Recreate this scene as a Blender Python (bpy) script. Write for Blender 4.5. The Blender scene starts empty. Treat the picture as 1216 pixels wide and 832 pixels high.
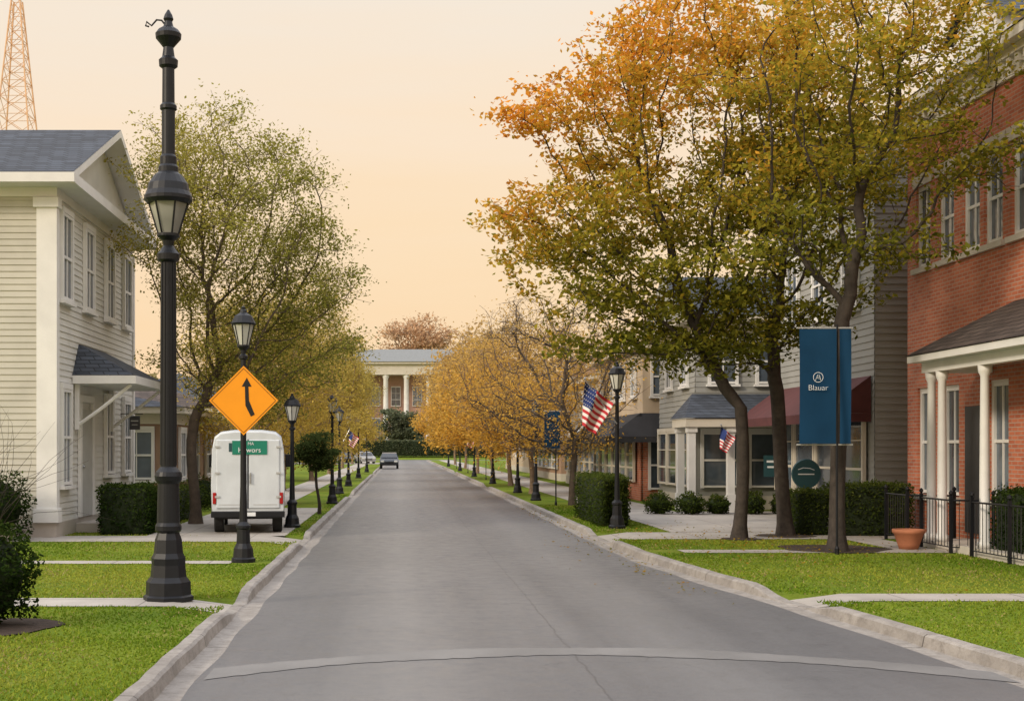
import bpy, bmesh, math, random
import numpy as np
from mathutils import Vector, Matrix
random.seed(7)
S=bpy.context.scene
COL=S.collection
# ------------------------------------------------------------ materials
def nt(name):
    m=bpy.data.materials.new(name); m.use_nodes=True
    return m,m.node_tree,m.node_tree.nodes['Principled BSDF']
def N(t,ty,**k):
    n=t.nodes.new(ty)
    for a,b in k.items():
        if a in n.inputs.keys(): n.inputs[a].default_value=b
        else: setattr(n,a,b)
    return n
def L(t,a,b): t.links.new(a,b)
def mathn(t,op,a,b=None):
    n=t.nodes.new('ShaderNodeMath'); n.operation=op
    for i,v in enumerate((a,b)):
        if v is None: continue
        if isinstance(v,(int,float)): n.inputs[i].default_value=v
        else: L(t,v,n.inputs[i])
    return n.outputs[0]
def mixc(t,fac,a,b,blend='MIX'):
    n=t.nodes.new('ShaderNodeMix'); n.data_type='RGBA'; n.blend_type=blend
    for i,v in ((0,fac),(6,a),(7,b)):
        if isinstance(v,(int,float)): n.inputs[i].default_value=v
        elif isinstance(v,tuple): n.inputs[i].default_value=(v[0],v[1],v[2],1)
        else: L(t,v,n.inputs[i])
    return n.outputs[2]
def noise(t,vec,scale,detail=4,rough=.55):
    n=t.nodes.new('ShaderNodeTexNoise'); n.inputs['Scale'].default_value=scale
    n.inputs['Detail'].default_value=detail; n.inputs['Roughness'].default_value=rough
    if vec is not None: L(t,vec,n.inputs['Vector'])
    return n.outputs['Fac']
def ramp(t,fac,a,b):
    n=t.nodes.new('ShaderNodeMapRange'); n.inputs[1].default_value=a; n.inputs[2].default_value=b
    L(t,fac,n.inputs[0]); return n.outputs[0]
def bumpn(t,p,h,strength=.3,dist=.02):
    b=t.nodes.new('ShaderNodeBump'); b.inputs['Strength'].default_value=strength; b.inputs['Distance'].default_value=dist
    L(t,h,b.inputs['Height']); L(t,b.outputs[0],p.inputs['Normal'])
def mat(name,c,rough=.7,amt=.18,ns=3.0,metal=0,bump=.15,fine=40,spec=.4):
    m,t,p=nt(name)
    tc=N(t,'ShaderNodeTexCoord').outputs['Object']
    a=noise(t,tc,ns,4); f=noise(t,tc,fine,2)
    k=mathn(t,'ADD',mathn(t,'MULTIPLY',ramp(t,a,.3,.7),.7),mathn(t,'MULTIPLY',f,.3))
    lo=tuple(x*(1-amt) for x in c); hi=tuple(min(1,x*(1+amt)) for x in c)
    L(t,mixc(t,k,lo,hi),p.inputs['Base Color'])
    p.inputs['Roughness'].default_value=rough; p.inputs['Metallic'].default_value=metal
    p.inputs['Specular IOR Level'].default_value=spec
    if bump: bumpn(t,p,f,bump,.01)
    return m
def wallvec(t,sx=1,sz=1):
    tc=N(t,'ShaderNodeTexCoord').outputs['Object']
    s=N(t,'ShaderNodeSeparateXYZ'); L(t,tc,s.inputs[0])
    c=N(t,'ShaderNodeCombineXYZ')
    L(t,mathn(t,'MULTIPLY',mathn(t,'ADD',s.outputs[0],s.outputs[1]),sx),c.inputs[0])
    L(t,mathn(t,'MULTIPLY',s.outputs[2],sz),c.inputs[1])
    return c.outputs[0],tc
def brickmat(name,c1,c2,mortar,bw=.22,bh=.075,ms=.008,rough=.85,sz=1,var=.5):
    m,t,p=nt(name); v,tc=wallvec(t,1,sz)
    b=N(t,'ShaderNodeTexBrick'); L(t,v,b.inputs['Vector'])
    b.inputs['Scale'].default_value=1; b.inputs['Brick Width'].default_value=bw; b.inputs['Row Height'].default_value=bh
    b.inputs['Mortar Size'].default_value=ms; b.inputs['Mortar Smooth'].default_value=.2; b.inputs['Bias'].default_value=0
    b.inputs['Color1'].default_value=(*c1,1); b.inputs['Color2'].default_value=(*c2,1); b.inputs['Mortar'].default_value=(*mortar,1)
    a=ramp(t,noise(t,tc,1.3,6,.65),.3,.7)
    d=mixc(t,mathn(t,'MULTIPLY',a,var),b.outputs['Color'],(.55,.5,.47),'MULTIPLY')
    L(t,d,p.inputs['Base Color']); p.inputs['Roughness'].default_value=rough
    bumpn(t,p,mathn(t,'SUBTRACT',1.0,b.outputs['Fac']),.5,.01)
    return m
def shingle(name,c):
    return brickmat(name,tuple(x*.7 for x in c),tuple(x*1.35 for x in c),tuple(x*.35 for x in c),.3,.12,.014,.85,1.4,.6)
def leafmat(name,trans=.35):
    m=bpy.data.materials.new(name); m.use_nodes=True; t=m.node_tree; t.nodes.clear()
    o=N(t,'ShaderNodeOutputMaterial'); a=N(t,'ShaderNodeAttribute',attribute_name='leafcol')
    d=N(t,'ShaderNodeBsdfDiffuse'); r=N(t,'ShaderNodeBsdfTranslucent'); x=N(t,'ShaderNodeMixShader'); x.inputs[0].default_value=trans
    L(t,a.outputs['Color'],d.inputs[0]); L(t,a.outputs['Color'],r.inputs[0])
    L(t,d.outputs[0],x.inputs[1]); L(t,r.outputs[0],x.inputs[2]); L(t,x.outputs[0],o.inputs[0])
    return m
M={}
M['leaf']=leafmat('leaf_surface',.5)
M['grassblade']=leafmat('grass_blade_surface',.3)
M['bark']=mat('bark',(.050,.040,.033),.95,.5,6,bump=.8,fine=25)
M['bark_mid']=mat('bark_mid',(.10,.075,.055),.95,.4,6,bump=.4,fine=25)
M['bark_far']=mat('bark_far',(.24,.17,.12),.95,.3,6,bump=0)  # bark lightened in its colour to suggest haze on far trees
M['black']=mat('black_iron',(.007,.008,.011),.45,.3,8,bump=.05,spec=.35)
M['white']=mat('white_paint',(.72,.71,.69),.55,.11,1.5,bump=.05)
M['cream']=mat('cream_paint',(.60,.55,.46),.6,.12,1.5,bump=.05)
M['sidingY']=mat('cream_siding',(.50,.48,.41),.6,.14,1.2,bump=.05)
M['sidingW']=mat('pale_siding',(.62,.61,.57),.6,.12,1.2,bump=.05)
M['sidingG']=mat('grey_siding',(.30,.30,.28),.65,.12,1.2,bump=.05)
M['beige']=mat('beige_stucco',(.50,.40,.29),.8,.14,1.5)
M['tan']=mat('tan_stucco',(.34,.22,.15),.8,.14,1.5)
M['roof']=shingle('slate_shingles',(.055,.067,.088))
M['roofb']=shingle('brown_shingles',(.085,.065,.056))
M['brick']=brickmat('red_brick',(.44,.12,.06),(.58,.19,.10),(.45,.36,.30),var=.45)
M['brick_far']=mat('hazed_brick',(.44,.27,.21),.9,.1)  # brick colour washed toward peach in place of distance haze
M['stone']=mat('limestone',(.52,.48,.42),.75,.12)
M['concrete']=mat('concrete',(.40,.36,.32),.85,.2,1.1,bump=.3,fine=60)
M['door']=mat('dark_door',(.05,.05,.055),.5,.2)
M['maroon']=mat('maroon_canvas',(.09,.028,.028),.85,.2)
M['blackcanvas']=mat('black_canvas',(.03,.03,.034),.85,.2)
M['terracotta']=mat('terracotta',(.42,.16,.08),.8,.2)
M['blue']=mat('blue_banner_cloth',(.007,.042,.095),.8,.15,2,bump=.1,spec=.15)
M['signwhite']=mat('white_lettering',(.74,.77,.78),.6,.03,bump=0)
M['orange']=mat('orange_sign_sheet',(.88,.32,.01),.4,.06,bump=0)
M['signblack']=mat('black_lettering',(.01,.01,.01),.5,.1,bump=0)
M['green']=mat('green_sign_sheet',(.01,.20,.13),.45,.1,bump=0)
M['teal']=mat('teal_board',(.02,.07,.08),.5,.1,bump=0)
M['vanwhite']=mat('white_van_paint',(.60,.64,.67),.35,.14,2,bump=0,spec=.5)
M['rubber']=mat('tyre_rubber',(.015,.015,.016),.85,.2)
M['steel']=mat('brushed_steel',(.4,.4,.4),.4,.1,metal=.8)
M['grey']=mat('grey_paint',(.42,.42,.40),.6,.1)
M['redlens']=mat('red_lens',(.35,.01,.01),.25,.05,bump=0)
M['carblue']=mat('dark_car_paint',(.05,.06,.075),.25,.1,bump=0,spec=.6)
M['carsilver']=mat('silver_car_paint',(.35,.36,.37),.3,.1,bump=0,spec=.6)
M['mulch']=mat('bark_mulch',(.045,.03,.022),1,.5,9,bump=1,fine=60)
M['flagred']=mat('flag_red',(.50,.03,.04),.8,.08,bump=0)
M['flagwhite']=mat('flag_white',(.75,.73,.70),.8,.05,bump=0)
M['flagblue']=mat('flag_blue',(.02,.04,.16),.8,.08,bump=0)
M['towerred']=mat('tower_paint',(.68,.42,.24),.7,.2)
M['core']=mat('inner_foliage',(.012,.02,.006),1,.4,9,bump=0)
def glassmat(name,c,r,s=.8):
    m,t,p=nt(name); tc=N(t,'ShaderNodeTexCoord').outputs['Object']
    oi=N(t,'ShaderNodeObjectInfo').outputs['Random']
    k=mathn(t,'ADD',mathn(t,'MULTIPLY',noise(t,tc,1.7,2),.6),mathn(t,'MULTIPLY',oi,.4))
    L(t,mixc(t,ramp(t,k,.25,.75),tuple(x*.4 for x in c),tuple(x*1.7 for x in c)),p.inputs['Base Color'])
    p.inputs['Roughness'].default_value=r; p.inputs['Specular IOR Level'].default_value=s
    bumpn(t,p,noise(t,tc,2.5,1),.06,.02)
    return m
M['glass']=glassmat('window_glass',(.075,.095,.12),.06,.9)  # uneven light in the panes is mixed into the glass colour
M['carglass']=glassmat('car_glass',(.02,.025,.03),.05,.8)
M['lampglass']=glassmat('frosted_lamp_glass',(.42,.42,.38),.3,.5)
def asphalt():
    m,t,p=nt('worn_asphalt'); tc=N(t,'ShaderNodeTexCoord').outputs['Object']
    mp=N(t,'ShaderNodeMapping'); mp.inputs['Scale'].default_value=(1.4,.10,1); L(t,tc,mp.inputs[0])
    streak=ramp(t,noise(t,mp.outputs[0],1.0,6,.65),.28,.72)
    patch=ramp(t,noise(t,tc,.30,5,.6),.40,.62)
    fine=noise(t,tc,70,3,.7); med=noise(t,tc,4,6,.72)
    c=mixc(t,streak,(.082,.082,.086),(.140,.138,.140))
    c=mixc(t,mathn(t,'MULTIPLY',patch,.45),c,(.078,.077,.080))
    c=mixc(t,mathn(t,'MULTIPLY',ramp(t,fine,.25,.75),.3),c,(.20,.195,.195))
    c=mixc(t,mathn(t,'MULTIPLY',ramp(t,med,.5,.78),.35),c,(.066,.064,.065))
    s=N(t,'ShaderNodeSeparateXYZ'); L(t,tc,s.inputs[0])
    tr=mathn(t,'ABSOLUTE',mathn(t,'SUBTRACT',mathn(t,'ABSOLUTE',mathn(t,'SUBTRACT',s.outputs[0],1.35)),1.35))
    c=mixc(t,mathn(t,'MULTIPLY',mathn(t,'SUBTRACT',1.0,ramp(t,tr,.05,.7)),.34),c,(.21,.205,.20))
    wv=N(t,'ShaderNodeVectorMath',operation='ADD'); L(t,tc,wv.inputs[0])
    nn=N(t,'ShaderNodeTexNoise'); nn.inputs['Scale'].default_value=1.2; nn.inputs['Detail'].default_value=6; L(t,tc,nn.inputs['Vector'])
    L(t,nn.outputs['Color'],wv.inputs[1])
    vo=N(t,'ShaderNodeTexVoronoi',feature='DISTANCE_TO_EDGE'); vo.inputs['Scale'].default_value=.3; L(t,wv.outputs[0],vo.inputs['Vector'])
    cr=mathn(t,'MULTIPLY',mathn(t,'LESS_THAN',vo.outputs[0],.002),ramp(t,noise(t,tc,.5,2),.48,.58))
    wob=mathn(t,'MULTIPLY',mathn(t,'SUBTRACT',noise(t,tc,.9,6,.65),.5),.14)
    seam=mathn(t,'LESS_THAN',mathn(t,'ABSOLUTE',mathn(t,'ADD',mathn(t,'SUBTRACT',s.outputs[0],1.6),wob)),.009)
    k=mathn(t,'MAXIMUM',mathn(t,'MULTIPLY',cr,.35),mathn(t,'MULTIPLY',seam,.5))
    c=mixc(t,k,c,(.04,.038,.037))
    L(t,c,p.inputs['Base Color'])
    L(t,mathn(t,'ADD',mathn(t,'MULTIPLY',ramp(t,med,.3,.7),.18),.38),p.inputs['Roughness'])
    p.inputs['Specular IOR Level'].default_value=.55
    bumpn(t,p,fine,.35,.006); return m
M['asphalt']=asphalt()
def grassm():
    m,t,p=nt('lawn'); tc=N(t,'ShaderNodeTexCoord').outputs['Object']
    a=ramp(t,noise(t,tc,.5,5,.6),.32,.68); b=noise(t,tc,30,4,.7); d=ramp(t,noise(t,tc,1.6,4,.6),.54,.72)
    c=mixc(t,a,(.095,.16,.015),(.21,.25,.028))
    c=mixc(t,mathn(t,'MULTIPLY',ramp(t,b,.3,.7),.4),c,(.05,.09,.01))
    c=mixc(t,mathn(t,'MULTIPLY',d,.35),c,(.28,.22,.07))
    L(t,c,p.inputs['Base Color']); p.inputs['Roughness'].default_value=1; p.inputs['Specular IOR Level'].default_value=.1
    bumpn(t,p,b,.6,.03); return m
M['grass']=grassm()
# ------------------------------------------------------------ mesh builder
class MB:
    def __init__(s): s.v=[];s.f=[];s.m=[]
    def add(s,vs,fs,mi=0):
        o=len(s.v); s.v+= [tuple(v) for v in vs]
        for f in fs: s.f.append(tuple(i+o for i in f)); s.m.append(mi)
        return s
    def box(s,x0,x1,y0,y1,z0,z1,mi=0):
        return s.add([(x0,y0,z0),(x1,y0,z0),(x1,y1,z0),(x0,y1,z0),(x0,y0,z1),(x1,y0,z1),(x1,y1,z1),(x0,y1,z1)],
            [(0,3,2,1),(4,5,6,7),(0,1,5,4),(1,2,6,5),(2,3,7,6),(3,0,4,7)],mi)
    def bbox(s,x0,x1,y0,y1,z0,z1,b=.02,seg=2,mi=0):
        bm=bmesh.new(); bmesh.ops.create_cube(bm,size=1)
        for v in bm.verts: v.co=Vector((x0+(v.co.x+.5)*(x1-x0),y0+(v.co.y+.5)*(y1-y0),z0+(v.co.z+.5)*(z1-z0)))
        bmesh.ops.bevel(bm,geom=bm.edges[:],offset=b,segments=seg,affect='EDGES',profile=.6)
        bm.verts.index_update()
        s.add([v.co[:] for v in bm.verts],[[v.index for v in f.verts] for f in bm.faces],mi); bm.free(); return s
    def lathe(s,prof,seg=16,c=(0,0,0),mi=0,axis='z'):
        vs=[]
        for r,z in prof:
            for i in range(seg):
                a=2*math.pi*i/seg
                p=(r*math.cos(a),r*math.sin(a),z)
                if axis=='x': p=(z,p[0],p[1])
                if axis=='y': p=(p[0],z,p[1])
                vs.append((p[0]+c[0],p[1]+c[1],p[2]+c[2]))
        fs=[]
        for k in range(len(prof)-1):
            for i in range(seg):
                j=(i+1)%seg; fs.append((k*seg+i,k*seg+j,(k+1)*seg+j,(k+1)*seg+i))
        fs.append(tuple(range(seg))[::-1]); fs.append(tuple(range((len(prof)-1)*seg,len(prof)*seg)))
        return s.add(vs,fs,mi)
    def tube(s,pts,r,seg=6,mi=0):
        pts=[Vector(p) for p in pts]; vs=[];n=len(pts)
        rs=r if isinstance(r,(list,tuple)) else [r]*n
        for k,p in enumerate(pts):
            d=(pts[min(k+1,n-1)]-pts[max(k-1,0)]).normalized()
            ref=Vector((0,0,1)) if abs(d.z)<.9 else Vector((1,0,0))
            u=d.cross(ref).normalized(); w=d.cross(u)
            for i in range(seg):
                a=2*math.pi*i/seg; vs.append(p+(u*math.cos(a)+w*math.sin(a))*rs[k])
        fs=[(k*seg+i,k*seg+(i+1)%seg,(k+1)*seg+(i+1)%seg,(k+1)*seg+i) for k in range(n-1) for i in range(seg)]
        fs.append(tuple(range(seg))); fs.append(tuple(range((n-1)*seg,n*seg)))
        return s.add(vs,fs,mi)
    def mesh(s,name,mats,off=(0,0,0),smooth=False):
        me=bpy.data.meshes.new(name)
        me.from_pydata([(v[0]-off[0],v[1]-off[1],v[2]-off[2]) for v in s.v],[],s.f)
        for m in mats: me.materials.append(M[m] if isinstance(m,str) else m)
        me.polygons.foreach_set('material_index',s.m)
        if smooth:
            me.polygons.foreach_set('use_smooth',[len(f)<=4 for f in s.f])
        me.update(); 
        bm=bmesh.new(); bm.from_mesh(me); bmesh.ops.recalc_face_normals(bm,faces=bm.faces[:]); bm.to_mesh(me); bm.free()
        return me
    def obj(s,name,parent,mats,world=True,smooth=False,loc=(0,0,0),rot=None):
        off=tuple(parent.location) if (parent and world) else (0,0,0)
        return link(name,s.mesh(name,mats,off,smooth),parent,loc,rot)
def link(name,me,parent=None,loc=(0,0,0),rot=None):
    o=bpy.data.objects.new(name,me); COL.objects.link(o); o.location=loc
    if rot: o.rotation_euler=rot
    if parent: o.parent=parent
    return o
def thing(name,label,cat,loc,group=None,rz=0):
    e=bpy.data.objects.new(name,None); COL.objects.link(e); e.location=loc; e.empty_display_size=.3
    e.rotation_euler=(0,0,rz); tag(e,label,cat,group); return e
def tag(e,label,cat,group=None):
    e['label']=label; e['category']=cat
    if group: e['group']=group
def structure(o): o['kind']='structure'; return o
def fastmesh(name,V,F,mats,attr=None):
    me=bpy.data.meshes.new(name); V=np.asarray(V,dtype=np.float32); F=np.asarray(F,dtype=np.int32)
    k=F.shape[1]; me.vertices.add(len(V)); me.vertices.foreach_set('co',V.ravel())
    me.loops.add(F.size); me.loops.foreach_set('vertex_index',F.ravel())
    me.polygons.add(len(F)); me.polygons.foreach_set('loop_start',np.arange(0,F.size,k,dtype=np.int32))
    me.polygons.foreach_set('loop_total',np.full(len(F),k,dtype=np.int32))
    for m in mats: me.materials.append(M[m])
    me.update(calc_edges=True)
    if attr is not None:
        a=me.attributes.new('leafcol','FLOAT_COLOR','POINT')
        a.data.foreach_set('color',np.concatenate([attr,np.ones((len(attr),1))],1).astype(np.float32).ravel())
    return me
# ------------------------------------------------------------ setting
def XR(y): return float(np.interp(y,[-10,6,10.5,15,18,21.5,25,100,200],[5.35,5.3,5.1,4.72,4.35,4.08,4.05,4.1,4.15]))
def XL(y): return -1.85
def hfac(y,side):
    cuts=[(14.3,15.2),(24.2,26.0)] if side<0 else [(14.8,15.7),(24.9,27.0),(60,63),(95,99)]
    if side<0: cuts+= [(48,51),(88,92)]
    h=1
    for a,b in cuts:
        dd=max(a-y,y-b,0); h=min(h,.12+.88*min(1,dd/.7))
    if y>190: h=min(h,max(0,(196-y)/6))
    return h
rows=list(np.arange(-10,40,.35))+list(np.arange(40,200,2.0))
vs=[];fs=[]
hill=lambda x,y: (1.5*min(1,max(0,(y-212)/24)) if y>212 else 0)
for y in rows+[200,205,212,224,236,300,600,1500]:
    if y<200:
        l,r=XL(y),XR(y); hl,hr=.1*hfac(y,-1),.1*hfac(y,1)
        f=1 if y<190 else max(0,(196-y)/6)
        cs=[(-900,.1*f),(-60,.1*f),(l-.8,.1*f),(l-.13,hl),(l-.02,0),(r+.02,0),(r+.13,hr),(r+.8,.1*f),(60,.1*f),(900,.1*f)]
    else:
        z=hill(0,y); cs=[(x,z) for x in (-900,-60,-2.7,-2,-1.9,4.1,4.3,5,60,900)]
    vs+=[(x,y,z) for x,z in cs]
n=10; R=len(vs)//n
for i in range(R-1):
    for j in range(n-1): fs.append((i*n+j,i*n+j+1,(i+1)*n+j+1,(i+1)*n+j))
structure(MB().add(vs,fs).obj('ground',None,['grass'],smooth=False))
def strip(name,mat_,ys,a,b,z0):
    vs=[];fs=[]
    for y in ys: vs+=[(a(y),y,z0),(b(y),y,z0)]
    for i in range(len(ys)-1): fs.append((2*i,2*i+1,2*i+3,2*i+2))
    return structure(MB().add(vs,fs).obj(name,None,[mat_]))
ry=[y for y in rows if y<196]+[196]
strip('road','asphalt',ry+[197],lambda y:XL(y)+.20+.02*math.sin(y*2.3),lambda y:XR(y)-.20-.02*math.sin(y*1.9),.010)
structure(MB().add([(-90,197,.005),(90,197,.005),(90,207,.005),(-90,207,.005)],[(0,1,2,3)]).obj('cross_road',None,['asphalt']))
vs=[];fs=[]
xs=np.linspace(-1.6,5.0,90)
for x in xs:
    c=11.75-.115*(x-1.6)**2; w=.23+.03*math.sin(x*3)+.012*math.sin(x*23)+.01*math.sin(x*51)
    vs+=[(x,c-w,.015),(x,c+w,.015)]
for i in range(89): fs.append((2*i,2*i+2,2*i+3,2*i+1))
M['patch']=mat('pale_road_patch',(.175,.17,.165),.6,.22,1.2,fine=70,bump=.3)
structure(MB().add(vs,fs).obj('road_joint_band',None,['patch']))
m,t,p=nt('kerb_concrete'); tc=N(t,'ShaderNodeTexCoord').outputs['Object']; s=N(t,'ShaderNodeSeparateXYZ'); L(t,tc,s.inputs[0])
fr=mathn(t,'FRACT',mathn(t,'MULTIPLY',s.outputs[1],1/3.0)); j=mathn(t,'LESS_THAN',fr,.006)
st=ramp(t,noise(t,tc,1.4,6,.65),.3,.7)
c=mixc(t,st,(.22,.20,.18),(.38,.35,.315)); c=mixc(t,ramp(t,noise(t,tc,7,6,.75),.45,.75),c,(.17,.15,.13)); c=mixc(t,j,c,(.08,.07,.06))
L(t,c,p.inputs['Base Color']); p.inputs['Roughness'].default_value=.8; bumpn(t,p,noise(t,tc,40,5,.7),.6,.02)
M['kerb']=m
for side,X in ((-1,XL),(1,XR)):
    prof=[(-.24,.007),(-.02,.012),(0,.016),(.02,.115),(.05,.135),(.15,.14),(.17,.05)]
    ph=[0,0,0,1,1,1,1]
    vs=[];fs=[]
    for y in ry:
        h=hfac(y,side); jx=.008*math.sin(y*3.1)+.006*math.sin(y*7.7)
        for (o,z),p in zip(prof,ph):
            vs.append((X(y)+side*(o+jx),y,z if not p else .014+(z-.014)*max(h,.04 if y<189 else 0.02)))
    k=len(prof)
    for i in range(len(ry)-1):
        for j in range(k-1): fs.append((i*k+j,i*k+j+1,(i+1)*k+j+1,(i+1)*k+j))
    structure(MB().add(vs,fs).obj('kerb',None,['kerb'],smooth=False))
def sidewalkmat():
    m,t,p=nt('sidewalk_concrete'); tc=N(t,'ShaderNodeTexCoord').outputs['Object']; s=N(t,'ShaderNodeSeparateXYZ'); L(t,tc,s.inputs[0])
    j1=mathn(t,'LESS_THAN',mathn(t,'FRACT',mathn(t,'MULTIPLY',s.outputs[1],1/1.5)),.015)
    j2=mathn(t,'LESS_THAN',mathn(t,'FRACT',mathn(t,'MULTIPLY',s.outputs[0],1/1.5)),.015)
    st=ramp(t,noise(t,tc,.9,6,.65),.3,.7)
    c=mixc(t,st,(.29,.265,.235),(.43,.395,.35)); c=mixc(t,mathn(t,'MULTIPLY',mathn(t,'MAXIMUM',j1,j2),.7),c,(.12,.1,.09))
    L(t,c,p.inputs['Base Color']); p.inputs['Roughness'].default_value=.8; bumpn(t,p,noise(t,tc,60,3),.3,.01); return m
M['walk']=sidewalkmat()
def walkrect(name,x0,x1,y0,y1,z=.108,side=0):
    vs=[];fs=[]; ys=np.linspace(y0,y1,max(2,int((y1-y0)/.3)+1)) if side else [y0,y1]
    for y in ys:
        if side<0: c=[(x0,z),(XL(y)-.8,z),(XL(y)-.16,.015+.1*hfac(y,-1))]
        elif side>0: c=[(XR(y)+.16,.015+.1*hfac(y,1)),(XR(y)+.8,z),(x1,z)]
        else: c=[(x0,z),(x1,z)]
        vs+=[(a,y,b) for a,b in c]
    k=len(c)
    for i in range(len(ys)-1):
        for j in range(k-1): fs.append((i*k+j,i*k+j+1,(i+1)*k+j+1,(i+1)*k+j))
    structure(MB().add(vs,fs).obj(name,None,['walk']))
WL=[(14.35,15.15),(19.65,20.15),(24.3,25.9)]
WR=[(14.85,15.6),(21.7,22.35),(25.0,27.0)]
walkrect('path',-30,0,*WL[0],side=-1); walkrect('path',-30,-2.65,*WL[1],z=.109); walkrect('driveway',-30,0,*WL[2],side=-1)
walkrect('parking_pad',-5.2,-2.35,25.9,38,z=.109)
walkrect('path',0,30,*WR[0],side=1); walkrect('path',4.9,30,*WR[1],z=.109); walkrect('driveway',0,14,*WR[2],side=1)
walkrect('pavement',5.8,7.8,27.0,190,z=.110); walkrect('pavement',7.8,11,27.0,36,z=.106)
walkrect('pavement',-5.0,-3.6,38,190,z=.11); walkrect('path',8.75,9.5,22.35,25,z=.111)
# ------------------------------------------------------------ foliage
def leaves(name,P,size,C,matn,parent,off=(0,0,0),rng=None,up=.4,aspect=.55):
    n=len(P); rng=rng or np.random.default_rng(1)
    nrm=rng.normal(size=(n,3)); nrm[:,2]=np.abs(nrm[:,2])+up; nrm/=np.linalg.norm(nrm,axis=1)[:,None]
    u=np.cross(nrm,rng.normal(size=(n,3))); u/=np.linalg.norm(u,axis=1)[:,None]; w=np.cross(nrm,u)
    s=(size*rng.uniform(.55,1.35,n))[:,None]
    V=np.stack([P-u*s*.5,P+w*s*aspect*.5-nrm*s*.08,P+u*s*.5,P-w*s*aspect*.5-nrm*s*.08],1).reshape(-1,3)-np.array(off)
    F=np.arange(4*n).reshape(n,4)
    me=fastmesh(name,V,F,[matn],np.repeat(np.clip(C,0,1),4,axis=0))
    return link(name,me,parent)
def lerpc(stops,t):
    xs=[s[0] for s in stops]; return np.stack([np.interp(t,xs,[s[1][k] for s in stops]) for k in range(3)],1)
GOLD=[(0,(.085,.10,.015)),(.3,(.21,.21,.028)),(.5,(.38,.33,.04)),(.75,(.62,.38,.05)),(1,(.74,.33,.045))]
SPRING=[(0,(.14,.15,.03)),(.5,(.31,.30,.06)),(1,(.50,.40,.09))]
DARK=[(0,(.012,.024,.006)),(.5,(.03,.055,.012)),(1,(.07,.10,.02))]
def branchmesh(name,pos,par,rad,matn,off,sides=5):
    pos=np.array(pos);par=np.array(par);rad=np.array(rad);n=len(pos)
    idx=np.arange(1,n); p=par[1:]
    d=pos[idx]-pos[p]; d/= (np.linalg.norm(d,axis=1)[:,None]+1e-9)
    D=np.zeros((n,3)); D[0]=(0,0,1); D[idx]=d
    main=np.full(n,-1); order=np.argsort(rad[idx])
    for i in idx[order]: main[par[i]]=i
    ismain=main[p]==idx
    def frame(d):
        ref=np.tile(np.array([.93,.31,.17]),(len(d),1)); u=np.cross(d,ref); u/=np.linalg.norm(u,axis=1)[:,None]+1e-9
        return u,np.cross(d,u)
    ang=np.arange(sides)*2*math.pi/sides; ca,sa=np.cos(ang),np.sin(ang)
    ds=np.where(ismain[:,None],D[p],d); rs=np.where(ismain,rad[p],np.minimum(rad[p],rad[idx]*1.3))
    u,w=frame(ds); A=pos[p][:,None]+rs[:,None,None]*(u[:,None]*ca[None,:,None]+w[:,None]*sa[None,:,None])
    u,w=frame(d); B=pos[idx][:,None]+rad[idx][:,None,None]*(u[:,None]*ca[None,:,None]+w[:,None]*sa[None,:,None])
    V=np.concatenate([A,B],1).reshape(-1,3)-np.array(off)
    m=len(idx); base=(np.arange(m)*2*sides)[:,None]; i=np.arange(sides); j=(i+1)%sides
    F=np.stack([base+i,base+j,base+sides+j,base+sides+i],2).reshape(-1,4)
    me=fastmesh(name,V,F,[matn]); me.polygons.foreach_set('use_smooth',np.ones(len(F),dtype=bool)); return me
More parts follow.
